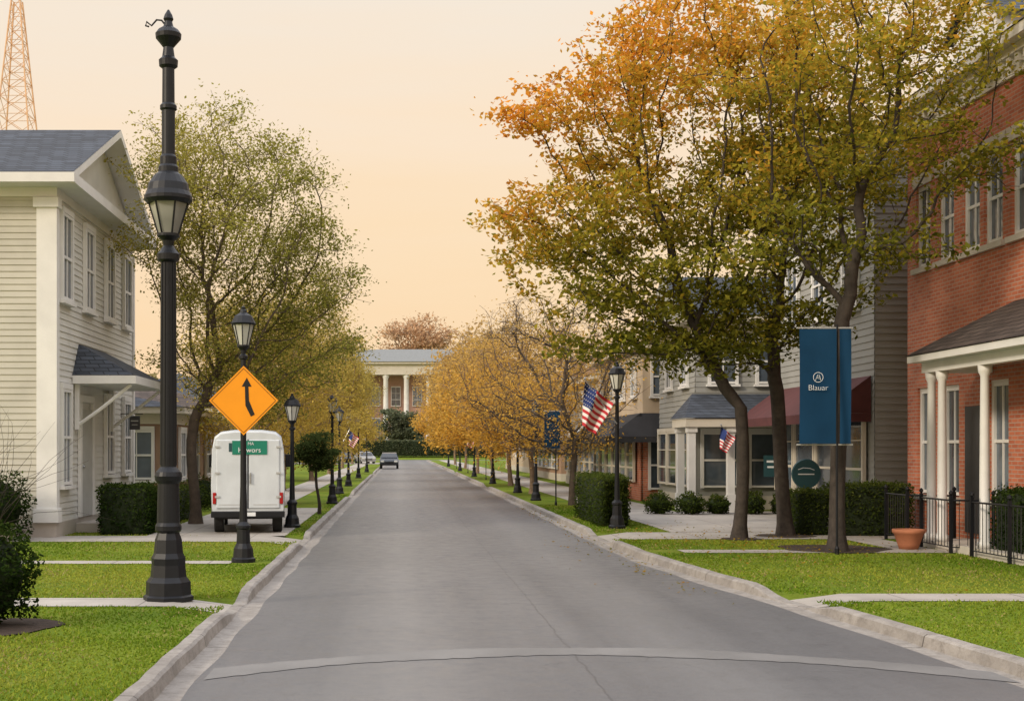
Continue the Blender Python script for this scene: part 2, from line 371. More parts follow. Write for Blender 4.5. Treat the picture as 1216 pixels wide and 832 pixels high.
def tree(name,label,base,th,tr,ells,natt=1500,nclump=60,csize=.7,nleaf=20000,lsize=.09,stops=GOLD,tf=None,seed=1,step=.25,
         group=None,bark='bark',lean=(0,0),tip=.004,spread=.16,fork=.75,expo=2.1,twigs=0,vz=.5,sides=6,leafr=.03,dens=None,fill=14):
    rng=np.random.default_rng(seed); base=np.array(base,float)
    vol=np.array([e[3]*e[4]*e[5] for e in ells])**.8; vol/=vol.sum()
    cc=[]
    for _ in range(nclump):
        e=ells[rng.choice(len(ells),p=vol)]
        d=rng.normal(size=3); d/=np.linalg.norm(d); r=rng.uniform(.3,1)**.55
        cc.append(np.array(e[:3])+d*r*np.array(e[3:]))
    cc=np.array(cc); A=[]
    for c in cc:
        k=natt//nclump; q=rng.normal(size=(k,3))*np.array([csize,csize,csize*.32])*.6; A.append(c+q)
    for e in ells:
        k=max(10,natt//fill//2); d=rng.normal(size=(k,3)); d/=np.linalg.norm(d,axis=1)[:,None]
        A.append(np.array(e[:3])+d*(rng.uniform(0,1,k)**.4)[:,None]*np.array(e[3:]))
    A=np.concatenate(A); A=A[A[:,2]>base[2]+1.2]
    k=int(th/.3)+2; pos=[];par=[]
    ph=rng.uniform(0,6)
    for i in range(k):
        f=i/(k-1); pos.append(base+np.array([lean[0]*f*f+.05*math.sin(ph+4*f),lean[1]*f*f+.05*math.cos(ph+3*f),th*f])); par.append(i-1)
    start=int(k*fork)
    nd=np.full(len(A),1e9); ni=np.zeros(len(A),int)
    def upd(ids):
        nonlocal nd,ni
        P=np.array([pos[i] for i in ids]); D=np.linalg.norm(A[:,None]-P[None],axis=2); m=D.argmin(1); dm=D[np.arange(len(A)),m]
        b=dm<nd; nd=np.where(b,dm,nd); ni=np.where(b,np.array(ids)[m],ni)
    upd(list(range(start,k))); alive=np.ones(len(A),bool); kids={}
    for it in range(90):
        alive&=nd>step*1.1
        if alive.sum()<3: break
        S_=np.zeros((len(pos),3)); a=A[alive]; i=ni[alive]
        v=a-np.array(pos)[i]; v/=np.linalg.norm(v,axis=1)[:,None]
        np.add.at(S_,i,v); new=[]
        for q in np.unique(i):
            if kids.get(q,0)>=4: alive&=~(ni==q); continue
            d=S_[q]; l=np.linalg.norm(d)
            if l<1e-3: d=rng.normal(size=3); l=np.linalg.norm(d)
            d=d/l+rng.normal(size=3)*.22+np.array([0,0,.06]); 
            if par[q]>=0:
                pd=pos[q]-pos[par[q]]; d+=.45*pd/np.linalg.norm(pd)
            d/=np.linalg.norm(d)
            pos.append(pos[q]+d*step); par.append(int(q)); kids[q]=kids.get(q,0)+1; new.append(len(pos)-1)
        if not new: break
        upd(new)
    n0=len(pos)
    if twigs:
        leafn=[i for i in range(k,n0)]
        for _ in range(twigs):
            q=leafn[rng.integers(len(leafn))]
            d=rng.normal(size=3)*np.array([1,1,.7])+np.array([0,0,.5]); d/=np.linalg.norm(d); c=q
            for s_ in range(2):
                pos.append(pos[c]+d*step*rng.uniform(.6,1.2)); par.append(int(c)); c=len(pos)-1; d=d+rng.normal(size=3)*.3; d/=np.linalg.norm(d)
    n=len(pos); acc=np.zeros(n)
    for i in range(n-1,0,-1):
        if acc[i]==0: acc[i]=tip**expo
        acc[par[i]]+=acc[i]
    rad=acc**(1/expo); sc=tr/rad[start]
    w=np.clip(rad/rad[start],0,1)**.8; rad=rad*(1+(sc-1)*w)
    P=np.array(pos)
    for i in range(k):
        f=i/(k-1); rad[i]=max(rad[i],tr*(1.0-.18*f))*(1+.55*math.exp(-f*th/.22))
    e=thing(name,label,'tree',tuple(base),group)
    link('trunk',branchmesh('trunk',pos,par,rad,bark,base,sides),e)
    thin=np.where((rad<leafr)&(np.arange(n)>=k))[0]
    if nleaf and len(thin):
        if dens is not None:
            pr=dens(P[thin]); thin_q=rng.choice(thin,nleaf,p=pr/pr.sum())
        else: thin_q=rng.choice(thin,nleaf)
        LP=P[thin_q]+rng.normal(size=(nleaf,3))*np.array([spread,spread,spread*vz])
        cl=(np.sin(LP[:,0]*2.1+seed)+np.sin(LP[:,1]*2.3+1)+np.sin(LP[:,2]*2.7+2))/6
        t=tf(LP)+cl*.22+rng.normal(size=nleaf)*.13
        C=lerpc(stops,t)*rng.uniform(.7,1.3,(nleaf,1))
        leaves('crown',LP,lsize,C,'leaf',e,base,rng)
    return e
G='street trees with autumn leaves'
def clumpy(P):
    v=np.sin(P[:,0]*2.9+1)*np.sin(P[:,2]*4.1+P[:,1])+np.sin(P[:,1]*2.5+P[:,0]*1.3)
    return np.clip(.72+.45*v,.1,1.3)
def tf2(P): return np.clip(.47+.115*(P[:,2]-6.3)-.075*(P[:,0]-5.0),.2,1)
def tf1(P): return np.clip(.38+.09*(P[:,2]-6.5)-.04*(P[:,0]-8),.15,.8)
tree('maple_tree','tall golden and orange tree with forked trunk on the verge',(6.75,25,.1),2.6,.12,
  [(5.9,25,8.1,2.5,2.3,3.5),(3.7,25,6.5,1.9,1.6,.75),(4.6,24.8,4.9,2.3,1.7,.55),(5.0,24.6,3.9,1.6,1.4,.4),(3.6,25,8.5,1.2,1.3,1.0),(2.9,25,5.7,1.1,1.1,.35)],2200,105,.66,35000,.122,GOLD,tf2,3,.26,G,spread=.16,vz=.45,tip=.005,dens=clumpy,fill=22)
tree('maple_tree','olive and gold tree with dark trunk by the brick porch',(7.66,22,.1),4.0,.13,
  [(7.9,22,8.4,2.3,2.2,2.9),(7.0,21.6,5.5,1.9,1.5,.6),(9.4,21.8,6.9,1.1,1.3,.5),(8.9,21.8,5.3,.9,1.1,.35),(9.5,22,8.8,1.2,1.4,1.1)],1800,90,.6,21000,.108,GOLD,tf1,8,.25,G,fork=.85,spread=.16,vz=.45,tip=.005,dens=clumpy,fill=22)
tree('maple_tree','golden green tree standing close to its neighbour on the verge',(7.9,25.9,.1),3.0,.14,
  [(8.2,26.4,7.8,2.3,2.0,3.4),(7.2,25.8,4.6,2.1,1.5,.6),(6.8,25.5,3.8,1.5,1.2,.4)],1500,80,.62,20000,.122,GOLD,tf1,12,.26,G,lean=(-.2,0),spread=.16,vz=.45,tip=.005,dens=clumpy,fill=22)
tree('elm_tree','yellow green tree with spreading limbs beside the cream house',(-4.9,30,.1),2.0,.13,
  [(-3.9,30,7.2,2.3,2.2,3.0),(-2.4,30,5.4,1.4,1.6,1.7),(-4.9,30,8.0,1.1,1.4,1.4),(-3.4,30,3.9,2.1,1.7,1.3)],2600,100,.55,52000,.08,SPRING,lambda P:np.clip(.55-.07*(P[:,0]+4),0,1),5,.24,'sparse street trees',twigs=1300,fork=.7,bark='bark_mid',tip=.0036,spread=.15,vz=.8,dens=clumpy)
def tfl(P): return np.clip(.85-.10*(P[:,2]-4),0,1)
YG=[(0,(.28,.24,.09)),(.5,(.43,.35,.09)),(1,(.58,.42,.09))]  # yellow leaves, paled in colour for haze down the street
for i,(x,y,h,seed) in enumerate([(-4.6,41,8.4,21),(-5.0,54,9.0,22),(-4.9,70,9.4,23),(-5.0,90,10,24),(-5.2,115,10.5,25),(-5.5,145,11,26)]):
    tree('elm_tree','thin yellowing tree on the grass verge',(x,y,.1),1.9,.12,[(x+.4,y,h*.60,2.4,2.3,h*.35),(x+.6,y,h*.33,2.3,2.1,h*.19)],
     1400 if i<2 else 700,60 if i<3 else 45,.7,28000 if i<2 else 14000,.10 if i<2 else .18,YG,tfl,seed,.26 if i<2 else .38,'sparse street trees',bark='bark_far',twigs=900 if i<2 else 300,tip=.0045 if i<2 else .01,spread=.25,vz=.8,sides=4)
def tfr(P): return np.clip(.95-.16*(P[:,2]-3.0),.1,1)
OR=[(0,(.40,.28,.13)),(.45,(.58,.38,.11)),(1,(.74,.44,.08))]  # orange and brown leaves, paled in colour for distance haze
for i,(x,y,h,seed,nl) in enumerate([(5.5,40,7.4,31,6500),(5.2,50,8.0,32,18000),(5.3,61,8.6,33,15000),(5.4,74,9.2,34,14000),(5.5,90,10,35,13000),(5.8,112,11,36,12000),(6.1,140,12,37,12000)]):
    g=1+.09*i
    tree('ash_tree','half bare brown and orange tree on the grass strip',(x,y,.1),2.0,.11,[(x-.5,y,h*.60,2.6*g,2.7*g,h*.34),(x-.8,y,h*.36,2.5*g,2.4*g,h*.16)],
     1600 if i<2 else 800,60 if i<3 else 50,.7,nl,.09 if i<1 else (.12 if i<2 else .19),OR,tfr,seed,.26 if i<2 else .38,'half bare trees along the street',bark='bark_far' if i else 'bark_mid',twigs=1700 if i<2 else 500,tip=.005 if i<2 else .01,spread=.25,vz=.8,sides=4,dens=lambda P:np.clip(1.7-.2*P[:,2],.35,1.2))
tree('clipped_tree','small round clipped evergreen tree on a thin trunk',(-2.25,34.6,.1),1.0,.04,[(-2.25,34.6,1.75,.45,.45,.6)],400,40,.2,6500,.08,[(0,(.03,.05,.015)),(1,(.10,.13,.04))],lambda P:.5+.3*(P[:,2]-1.5),51,.14,bark='bark',spread=.09)
tree('oak_tree','large thin brown tree rising behind the brick hall',(4,275,1.5),13,.5,[(4,275,25.5,7,6,4.5)],700,40,2.0,3800,.75,[(0,(.50,.32,.19)),(1,(.68,.45,.27))],lambda P:P[:,2]*0+.5,61,.9,bark='bark_far',tip=.03,spread=.9,twigs=300,sides=4,leafr=.3)  # leaf browns lifted to carry the haze over the hall
for i,(x,h,r) in enumerate([(-1.2,10,2.2),(2.2,9,2.4),(10.5,12,3.4),(-13,12,4),(15,13,4)]):
    tree('evergreen_tree','dark green rounded tree before the brick hall',(x,226,.9),2,.3,[(x,226,h*.55,r,r,h*.4)],300,30,1.0,4000,.5,[(0,(.12,.14,.09)),(1,(.19,.21,.12))],lambda P:P[:,2]*0+.5,71+i,.6,'evergreens before the hall',bark='bark_far',spread=.4,sides=4,leafr=.2)  # greens greyed and lifted, haze put into the leaf colour
rng=np.random.default_rng(99)
n=22000; xx=rng.uniform(-200,220,n); hh=9+3*np.sin(xx*.05)+2.5*np.sin(xx*.21+1)+2*np.sin(xx*.5)
P=np.stack([xx,300+rng.normal(size=n)*4,1.5+rng.uniform(0,1,n)**.8*hh],1)
C=lerpc([(0,(.28,.25,.16)),(1,(.50,.37,.23))],rng.uniform(0,1,n))  # haze is coloured into these leaves, no veil of air
o=leaves('distant_woodland',P,1.8,C,'leaf',None,rng=rng); o['kind']='stuff'; tag(o,'haze-coloured mixed woodland beyond the end of the street','woodland')
for sx,s0 in ((-1,(-32,-14)),(1,(18,38))):
    n=8000; P=np.stack([rng.uniform(s0[0],s0[1],n),rng.uniform(60,190,n),.2+rng.uniform(0,1,n)*(6.0+rng.normal(size=n))],1)
    C=lerpc([(0,(.14,.15,.07)),(1,(.34,.27,.12))],rng.uniform(0,1,n))
    o=leaves('distant_woodland',P,.75,C,'leaf',None,rng=rng); o['kind']='stuff'; tag(o,'mixed trees standing behind the houses','woodland')
def bush(name,label,cat,c,r,n,ls,stops=DARK,box=False,group=None,seed=1):
    rng=np.random.default_rng(seed); c=np.array(c,float); r=np.array(r,float)
    e=thing(name,label,cat,(c[0],c[1],c[2]-r[2]),group)
    if box:
        q=rng.uniform(-1,1,(n,3)); f=rng.integers(0,5,n); ax=np.where(f<2,0,np.where(f<4,1,2)); sg=np.where(f%2==0,1,-1); sg[f==4]=1
        q[np.arange(n),ax]=sg
        l=1+.03*np.sin(q[:,0:1]*5+seed)+.03*np.sin(q[:,1:2]*7)
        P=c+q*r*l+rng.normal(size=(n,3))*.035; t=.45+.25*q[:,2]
        core=MB().bbox(c[0]-r[0]*.94,c[0]+r[0]*.94,c[1]-r[1]*.94,c[1]+r[1]*.94,c[2]-r[2],c[2]+r[2]*.93,.06)
    else:
        q=rng.normal(size=(n,3)); q/=np.linalg.norm(q,axis=1)[:,None]
        lump=1+.12*np.sin(q[:,0]*7+seed)+.12*np.sin(q[:,1]*6+1)+.10*np.sin(q[:,2]*9)
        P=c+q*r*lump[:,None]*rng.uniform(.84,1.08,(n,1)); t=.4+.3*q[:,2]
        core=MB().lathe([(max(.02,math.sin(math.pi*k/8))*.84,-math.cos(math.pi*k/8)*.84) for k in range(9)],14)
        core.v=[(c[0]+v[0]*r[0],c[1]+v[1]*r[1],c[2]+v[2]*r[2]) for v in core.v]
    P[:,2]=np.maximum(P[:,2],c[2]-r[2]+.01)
    core.obj('inner_core',e,['core'],smooth=True)  # solid dark core filling the bush behind its leaves
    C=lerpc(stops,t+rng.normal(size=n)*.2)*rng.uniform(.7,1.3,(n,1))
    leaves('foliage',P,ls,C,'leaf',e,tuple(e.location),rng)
    return e
GR=[(0,(.03,.045,.01)),(.5,(.06,.09,.018)),(1,(.12,.14,.03))]
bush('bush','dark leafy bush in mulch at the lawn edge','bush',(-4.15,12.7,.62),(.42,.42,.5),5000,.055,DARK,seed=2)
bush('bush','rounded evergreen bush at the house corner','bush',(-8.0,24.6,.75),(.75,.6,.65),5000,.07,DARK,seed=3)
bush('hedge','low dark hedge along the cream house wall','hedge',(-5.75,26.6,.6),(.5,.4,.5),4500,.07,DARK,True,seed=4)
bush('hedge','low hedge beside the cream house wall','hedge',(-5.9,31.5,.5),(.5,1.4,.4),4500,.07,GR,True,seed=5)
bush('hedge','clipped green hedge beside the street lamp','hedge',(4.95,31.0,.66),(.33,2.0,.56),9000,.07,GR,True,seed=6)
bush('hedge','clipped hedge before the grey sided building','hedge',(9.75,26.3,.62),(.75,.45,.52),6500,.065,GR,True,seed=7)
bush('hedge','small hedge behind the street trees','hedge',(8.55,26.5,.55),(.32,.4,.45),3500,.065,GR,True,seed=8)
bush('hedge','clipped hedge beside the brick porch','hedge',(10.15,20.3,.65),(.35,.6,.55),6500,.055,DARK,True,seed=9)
for i,(x,y,r) in enumerate([(7.1,34.6,.34),(7.9,34.4,.35),(8.7,34.6,.30),(9.6,34.5,.36),(10.5,34.6,.33),(7.3,44.5,.45),(7.2,47,.5),(-6,36,.5),(-6.1,39,.55),(-5.9,44,.6)]):
    bush('shrub','small round shrub planted against a building','shrub',(x,y,.1+r*.8),(r,r,r*.85),1800,.07,GR,group='shrubs along the building fronts',seed=20+i)
bush('hedge','long dark hedge before the brick hall','hedge',(3,218,1.9),(14,1,1.3),6000,.45,[(0,(.08,.09,.055)),(1,(.14,.16,.09))],True,seed=40)  # hedge greens paled in colour for the distance haze
rngb=np.random.default_rng(4); mbb=MB()
for i in range(34):
    a=rngb.uniform(0,6.28); p=Vector((-7.9,24.0,.1)); d=Vector((math.cos(a)*.35,math.sin(a)*.3,1)); pts=[p]
    for k in range(7): d+=Vector(rngb.normal(size=3)*.3); p=p+d.normalized()*.4; pts.append(p)
    mbb.tube(pts,[.008-.0009*k for k in range(8)],4)
o=mbb.obj('bare_shrub',None,['bark']); tag(o,'leafless twiggy shrub at the corner of the cream house','shrub')
MUL=[(-4.15,12.7,.7),(7.66,22,.0),(7.75,22.6,.95),(6.75,25,.4),(7.9,25.9,.6),(-2.75,15,.0)]
def blades(name,regs,h,label):
    Ps=[]
    for x0,x1,y0,y1,dens in regs:
        k=int((x1-x0)*(y1-y0)*dens); Ps.append(np.stack([rng.uniform(x0,x1,k),rng.uniform(y0,y1,k)],1))
    P=np.concatenate(Ps); xr=np.array([XR(y) for y in P[:,1]])
    keep=(P[:,0]<-2.0)|(P[:,0]>xr+.155)
    for (a,b),s in [(w,-1) for w in WL]+[(w,1) for w in WR]:
        keep&=~((P[:,1]>a+.03*np.sin(P[:,0]*9))&(P[:,1]<b+.03*np.sin(P[:,0]*8+1))&((P[:,0]*s)>0))
    keep&=~((P[:,0]<-2.35)&(P[:,0]>-5.2)&(P[:,1]>25.9)); keep&=~((P[:,0]>5.8)&(P[:,1]>27))
    keep&=~((P[:,0]>8.75)&(P[:,0]<9.5)&(P[:,1]>22.3))
    for cx,cy,r in MUL: keep&=((P[:,0]-cx)**2+(P[:,1]-cy)**2)>r*r
    P=P[keep]; n=len(P); a=rng.uniform(0,6.28,n); hh=h*rng.uniform(.5,1.3,n); w=.007*(1+P[:,1]/14)
    hh*=np.interp(np.sin(P[:,0]*3)+np.sin(P[:,1]*2.2),[-2,2],[.75,1.2])
    b=np.stack([P[:,0],P[:,1],np.full(n,.095)],1); dx=np.stack([np.cos(a)*w,np.sin(a)*w,np.zeros(n)],1)
    tpt=b+np.stack([rng.normal(size=n)*.018,rng.normal(size=n)*.018,hh],1)
    V=np.stack([b-dx,b+dx,tpt],1).reshape(-1,3); F=np.arange(3*n).reshape(n,3)
    cl=(np.sin(P[:,0]*1.1+.5*np.sin(P[:,1]))+np.sin(P[:,1]*.9+1+P[:,0]*.6))/4+.5
    C=lerpc([(0,(.10,.18,.015)),(.5,(.19,.26,.025)),(1,(.31,.33,.05))],cl+rng.normal(size=n)*.2)
    dry=rng.uniform(size=n)<.03+.2*np.clip(np.sin(P[:,0]*1.9+2)*np.sin(P[:,1]*1.3),0,1)**2; C[dry]=(.36,.29,.12)
    o=link(name,fastmesh(name,V,F,['grassblade'],np.repeat(C,3,axis=0))); o['kind']='stuff'; tag(o,label,'grass')
blades('grass',[(-7.5,-2,6,12,1700),(-8,-2,12,20,900),(-9,-2,20,32,350),(4.6,12,8,15,900),(4.2,14,15,25.5,520),(4.1,5.9,25,40,350),(-3.7,-2,32,50,150)],.028,'short yellow green mown lawn beside the kerbs')
for i,(cx,cy,r) in enumerate(MUL):
    if r<.3: continue
    vs=[(cx,cy,.135)]+[(cx+r*(1+.1*math.sin(5*a+i))*math.cos(a),cy+r*(1+.1*math.sin(3*a))*math.sin(a),.112) for a in np.linspace(0,2*math.pi,25)[:-1]]
    structure(MB().add(vs,[(0,k+1,(k+1)%24+1) for k in range(24)]).obj('mulch_bed',None,['mulch'],smooth=True))
n=900; fx=np.concatenate([rng.normal(6.6,1.5,n),rng.uniform(3.6,4.1,n//4)]); fy=np.concatenate([rng.normal(23.5,2.6,n),rng.uniform(16,40,n//4)])
zz=np.where(fx>np.array([XR(y) for y in fy])+.2,.15,.03); P=np.stack([fx,fy,zz],1)
o=leaves('fallen_leaves',P,.06,lerpc(GOLD,rng.uniform(.35,.9,len(P)))*.6,'leaf',None,rng=rng,up=3); o['kind']='stuff'; tag(o,'fallen golden leaves on the lawn and along the kerb','leaves')
# ------------------------------------------------------------ building helpers
RZ={'S':0,'W':-math.pi/2,'E':math.pi/2}
WC={}
def window(parent,x,y,z,w,h,face='S',rec=0.0,frame='white',mun=(1,1),sill=True):
    key=(w,h,frame,mun,sill)
    if key not in WC:
        g=MB().box(-w/2,w/2,-.035,-.03,0,h).mesh('window',['glass'])
        f=MB(); t=.07
        f.box(-w/2-t,-w/2+.02,-.085,.0,-.02,h+.02); f.box(w/2-.02,w/2+t,-.085,.0,-.02,h+.02)
        f.box(-w/2-t,w/2+t,-.09,.0,h+.022,h+.022+t*1.6); f.box(-w/2+.02,w/2-.02,-.08,-.028,0,.06); f.box(-w/2+.02,w/2-.02,-.08,-.028,h-.045,h+.018)
        nv,nh=mun
        for i in range(1,nv+1): xx=-w/2+w*i/(nv+1); f.box(xx-.015,xx+.015,-.062,-.03,.06,h-.045)
        for i in range(1,nh+1):
            zz=h*i/(nh+1); q=.03 if (nh==1 or i==(nh+1)//2) else .014; f.box(-w/2+.02,w/2-.02,-.068,-.028,zz-q,zz+q)
        f=f.mesh('frame',[frame])
        s=MB().box(-w/2-.12,w/2+.12,-.13,.0,-.09,-.022).mesh('sill',[frame]) if sill else None
        WC[key]=(g,f,s)
    g,f,s=WC[key]; o=parent.location
    dx,dy={'S':(0,rec),'W':(rec,0),'E':(-rec,0)}[face]
    W=link('window',g,parent,(x-o.x+dx,y-o.y+dy,z-o.z),(0,0,RZ[face]))
    link('frame',f,W)
    if s: link('sill',s,W)
    return W
def siding(mb,face,c,a0,a1,z0,z1,mi=0,pitch=.13,lip=.022):
    z=z0
    while z<z1-1e-4:
        t=min(z+pitch,z1)
        def pt(a,o,zz):
            if face=='S': return (a,c-o,zz)
            if face=='E': return (c+o,a,zz)
            return (c-o,a,zz)
        mb.add([pt(a0,lip,z),pt(a1,lip,z),pt(a1,.004,t),pt(a0,.004,t),pt(a0,0,z),pt(a1,0,z)],[(0,1,2,3),(0,4,5,1)],mi); z=t
def hip(mb,x0,x1,y0,y1,z,h,ins,axis='y',mi=0,ge=None):
    if axis=='y': r0=((x0+x1)/2,y0+ins,z+h); r1=((x0+x1)/2,y1-ins,z+h)
    else: r0=(x0+ins,(y0+y1)/2,z+h); r1=(x1-ins,(y0+y1)/2,z+h)
    b=[(x0,y0,z),(x1,y0,z),(x1,y1,z),(x0,y1,z)]
    if axis=='y': f=[(0,1,4),(1,2,5,4),(2,3,5),(3,0,4,5)]; ends=(0,2)
    else: f=[(0,1,5,4),(1,2,5),(2,3,4,5),(3,0,4)]; ends=(1,3)
    for i,q in enumerate(f): mb.add(b+[r0,r1],[q],ge if (ge is not None and i in ends) else mi)
def wallopen(mb,face,c,a0,a1,z0,z1,ops,dep=.16,mi=0):
    us=sorted({a0,a1}|{o[0] for o in ops}|{o[1] for o in ops}); zs=sorted({z0,z1}|{o[2] for o in ops}|{o[3] for o in ops})
    def pt(a,o,z): return (a,c+o,z) if face=='S' else ((c-o,a,z) if face=='E' else (c+o,a,z))
    for i in range(len(us)-1):
        for j in range(len(zs)-1):
            u=(us[i]+us[i+1])/2; z=(zs[j]+zs[j+1])/2
            if any(o[0]<u<o[1] and o[2]<z<o[3] for o in ops): continue
            mb.add([pt(us[i],0,zs[j]),pt(us[i+1],0,zs[j]),pt(us[i+1],0,zs[j+1]),pt(us[i],0,zs[j+1])],[(0,1,2,3)],mi)
    for u0,u1,w0,w1 in ops:
        q=[pt(u0,0,w0),pt(u1,0,w0),pt(u1,0,w1),pt(u0,0,w1),pt(u0,dep,w0),pt(u1,dep,w0),pt(u1,dep,w1),pt(u0,dep,w1)]
        mb.add(q,[(0,1,5,4),(1,2,6,5),(2,3,7,6),(3,0,4,7)],mi)
def textmesh(s,size,parent,loc,rot,matn,name='lettering',ext=.003,align='CENTER',off=0):
    cu=bpy.data.curves.new('txt','FONT'); cu.body=s; cu.size=size; cu.align_x=align; cu.align_y='CENTER'; cu.extrude=ext; cu.offset=off
    t=bpy.data.objects.new('txt',cu); COL.objects.link(t); bpy.context.view_layer.update()
    me=bpy.data.meshes.new_from_object(t); bpy.data.objects.remove(t)
    me.materials.clear(); me.materials.append(M[matn])
    return link(name,me,parent,loc,rot)
# ------------------------------------------------------------ cream house
H=thing('house','two storey cream clapboard house with grey gable roof and white trim','house',(-12,29.2,.1))
X0=-6.96;Y0=25.5;Y1=32.9
w=MB(); w.box(-17,X0-.005,Y0+.005,Y1,.35,7.3,0)
siding(w,'S',Y0,-17,X0-.36,.4,7.0,0); siding(w,'E',X0,Y0+.14,Y1-.14,.4,7.0,1)
w.obj('wall',H,['sidingY','sidingW'])
MB().box(-17.02,X0+.03,Y0-.03,Y1+.02,.1,.4).obj('foundation',H,['concrete'])
w=MB()
w.box(X0-.36,X0+.05,Y0-.07,Y0+.14,.42,6.75); w.box(X0-.42,X0+.09,Y0-.11,Y0+.17,6.75,6.95); w.box(X0-.42,X0+.09,Y0-.11,Y0+.17,.405,.68)
w.box(X0-.02,X0+.05,Y1-.14,Y1+.04,.42,6.9)
w.box(-17,X0-.0,Y0-.045,Y0-.0,6.97,7.25); w.box(X0,X0+.045,Y0-.045,Y1,6.97,7.25)
w.obj('trim',H,['white'])
r=MB()
zr=9.25; ex=-6.45; ym=29.2; e0=24.95; e1=33.45; ze=7.36
r.add([(-17.5,e0,ze),(ex,e0,ze),(ex,ym,zr),(-17.5,ym,zr),(ex,e1,ze),(-17.5,e1,ze)],[(0,1,2,3),(3,2,4,5)],0)
t_=.17
r.add([(-17.5,e0,ze-t_),(ex,e0,ze-t_),(ex,ym,zr-t_),(-17.5,ym,zr-t_),(ex,e1,ze-t_),(-17.5,e1,ze-t_)],[(0,1,2,3),(3,2,4,5)],1)
r.add([(ex+.003,e0,ze-.004),(ex+.003,ym,zr-.004),(ex+.003,ym,zr-t_),(ex+.003,e0,ze-t_)],[(0,1,2,3)],1); r.add([(ex+.003,ym,zr-.004),(ex+.003,e1,ze-.004),(ex+.003,e1,ze-t_),(ex+.003,ym,zr-t_)],[(0,1,2,3)],1)
r.box(-17.5,ex+.02,e0-.02,e0+.06,ze-.2,ze-.01,1); r.box(ex-.06,ex+.025,e0+.06,e1,ze-.215,ze-.012,1); r.box(-17.5,ex-.06,e0+.06,e1,ze-.205,ze-.18,1)
r.add([(X0+.02,e0+.3,ze-.17),(X0+.02,e1-.3,ze-.17),(X0+.02,ym,zr-.2)],[(0,1,2)],2)
r.add([(-17.5,24.3,7.4),(-10.4,24.97,ze+.03),(-13.2,ym-.02,zr+.04),(-17.5,ym-.02,zr+.04)],[(0,1,2,3)],0)
r.tube([(-10.4,24.97,ze+.05),(-13.2,ym-.02,zr+.06)],.05,6,0)
r.obj('roof',H,['roof','white','sidingW'])
for yy in (26.15,28.05,30.05,31.95): window(H,X0+.02,yy,4.95,.72,1.75,'E',mun=(1,1))
window(H,X0+.02,26.1,1.15,.62,1.95,'E'); window(H,X0+.02,30.0,1.3,.72,1.75,'E'); window(H,X0+.02,31.9,1.3,.72,1.75,'E')
D=MB().box(X0+.02,X0+.07,27.35,28.3,.42,2.75).obj('door',H,['grey'])
MB().lathe([(.02,0),(.035,.02),(.03,.05)],8,(X0+.07,27.45,1.5),axis='x').obj('handle',D,['steel'],loc=(12,-29.2,-.1),world=False)
MB().box(X0+.022,X0+.09,27.2,27.345,.42,2.9).box(X0+.022,X0+.09,28.305,28.45,.42,2.9).box(X0+.022,X0+.09,27.2,28.45,2.905,3.05).obj('door_frame',H,['white'])
MB().box(X0+.035,-6.1,27.0,28.7,.1,.3).obj('step',H,['concrete'])
c=MB(); y0,y1=26.75,30.3; xo=-5.62
c.add([(X0+.02,y0+.55,4.15),(X0+.02,y1-.55,4.15),(xo,y1,3.45),(xo,y0,3.45),(X0+.02,y0,3.45),(X0+.02,y1,3.45)],[(0,1,2,3),(0,3,4),(1,5,2)],0)
c.box(X0+.03,xo+.03,y0-.03,y1+.03,3.27,3.44,1); c.obj('porch_roof',H,['roof','white'])
for yy in (y0+.15,y1-.2):
    c=MB(); c.box(X0+.03,X0+.13,yy,yy+.1,2.3,3.265); c.tube([(X0+.1,yy+.05,2.4),(X0+.55,yy+.05,2.72),(xo-.12,yy+.05,3.25)],.04,6)
    c.obj('bracket',H,['white'])
sg=thing('hanging_sign','small dark hanging sign on an iron arm','sign',(-6.9,31.2,2.6))
MB().tube([(-6.9,31.2,2.75),(-6.35,31.2,2.75)],.012).obj('arm',sg,['black'])
MB().bbox(-6.68,-6.42,31.18,31.22,2.36,2.70,.015).obj('board',sg,['door'])
MB().box(-6.64,-6.46,31.172,31.178,2.56,2.59).box(-6.62,-6.48,31.172,31.178,2.47,2.49).obj('lettering',sg,['grey'])
def block(name,label,cat,x0,x1,y0,y1,zt,wall,roofm,rh,face,group=None,sid=False,eave=.45,base='stone',winsU=(),winsS=(),wsz=(.8,1.5),axis='y',gable=False):
    e=thing(name,label,cat,((x0+x1)/2,y0,.1),group)
    w=MB(); w.box(x0,x1,y0,y1,.1,zt)
    xf=x0 if face=='W' else x1
    if sid: siding(w,face,xf,y0,y1,.5,zt-.3,pitch=.16); siding(w,'S',y0,x0,x1,.5,zt-.3,pitch=.16)
    w.obj('wall',e,[wall])
    MB().box(x0-.04,x1+.04,y0-.04,y1+.04,.095,.5).obj('foundation',e,[base])
    r=MB(); r.box(x0-eave,x1+eave,y0-eave,y1+eave,zt,zt+.18,1)
    if rh: hip(r,x0-eave-.04,x1+eave+.04,y0-eave-.04,y1+eave+.04,zt+.184,rh,.02 if gable else min(x1-x0,y1-y0)*.4,axis,0,2 if gable else None)
    r.obj('roof',e,[roofm,'cream',wall])
    t=MB(); t.box(x0-.06,x1+.06,y0-.06,y1+.06,zt-.3,zt-.004); t.obj('cornice',e,['cream'])
    for (yy,z) in winsU: window(e,xf+(.02 if face=='E' else -.02),yy,z,wsz[0],wsz[1],face)
    for (xx,z) in winsS: window(e,xx,y0-.02,z,wsz[0],wsz[1],'S')
    return e
block('house','low brown house with dark hipped roof behind a tree','house',-14,-6.6,36.5,45,2.9,'tan','roof',.8,'E',winsU=[(38,1.0),(40.5,1.0),(43,1.0)],winsS=[(-7.6,1.0),(-9.5,1.0)],wsz=(.9,1.4))
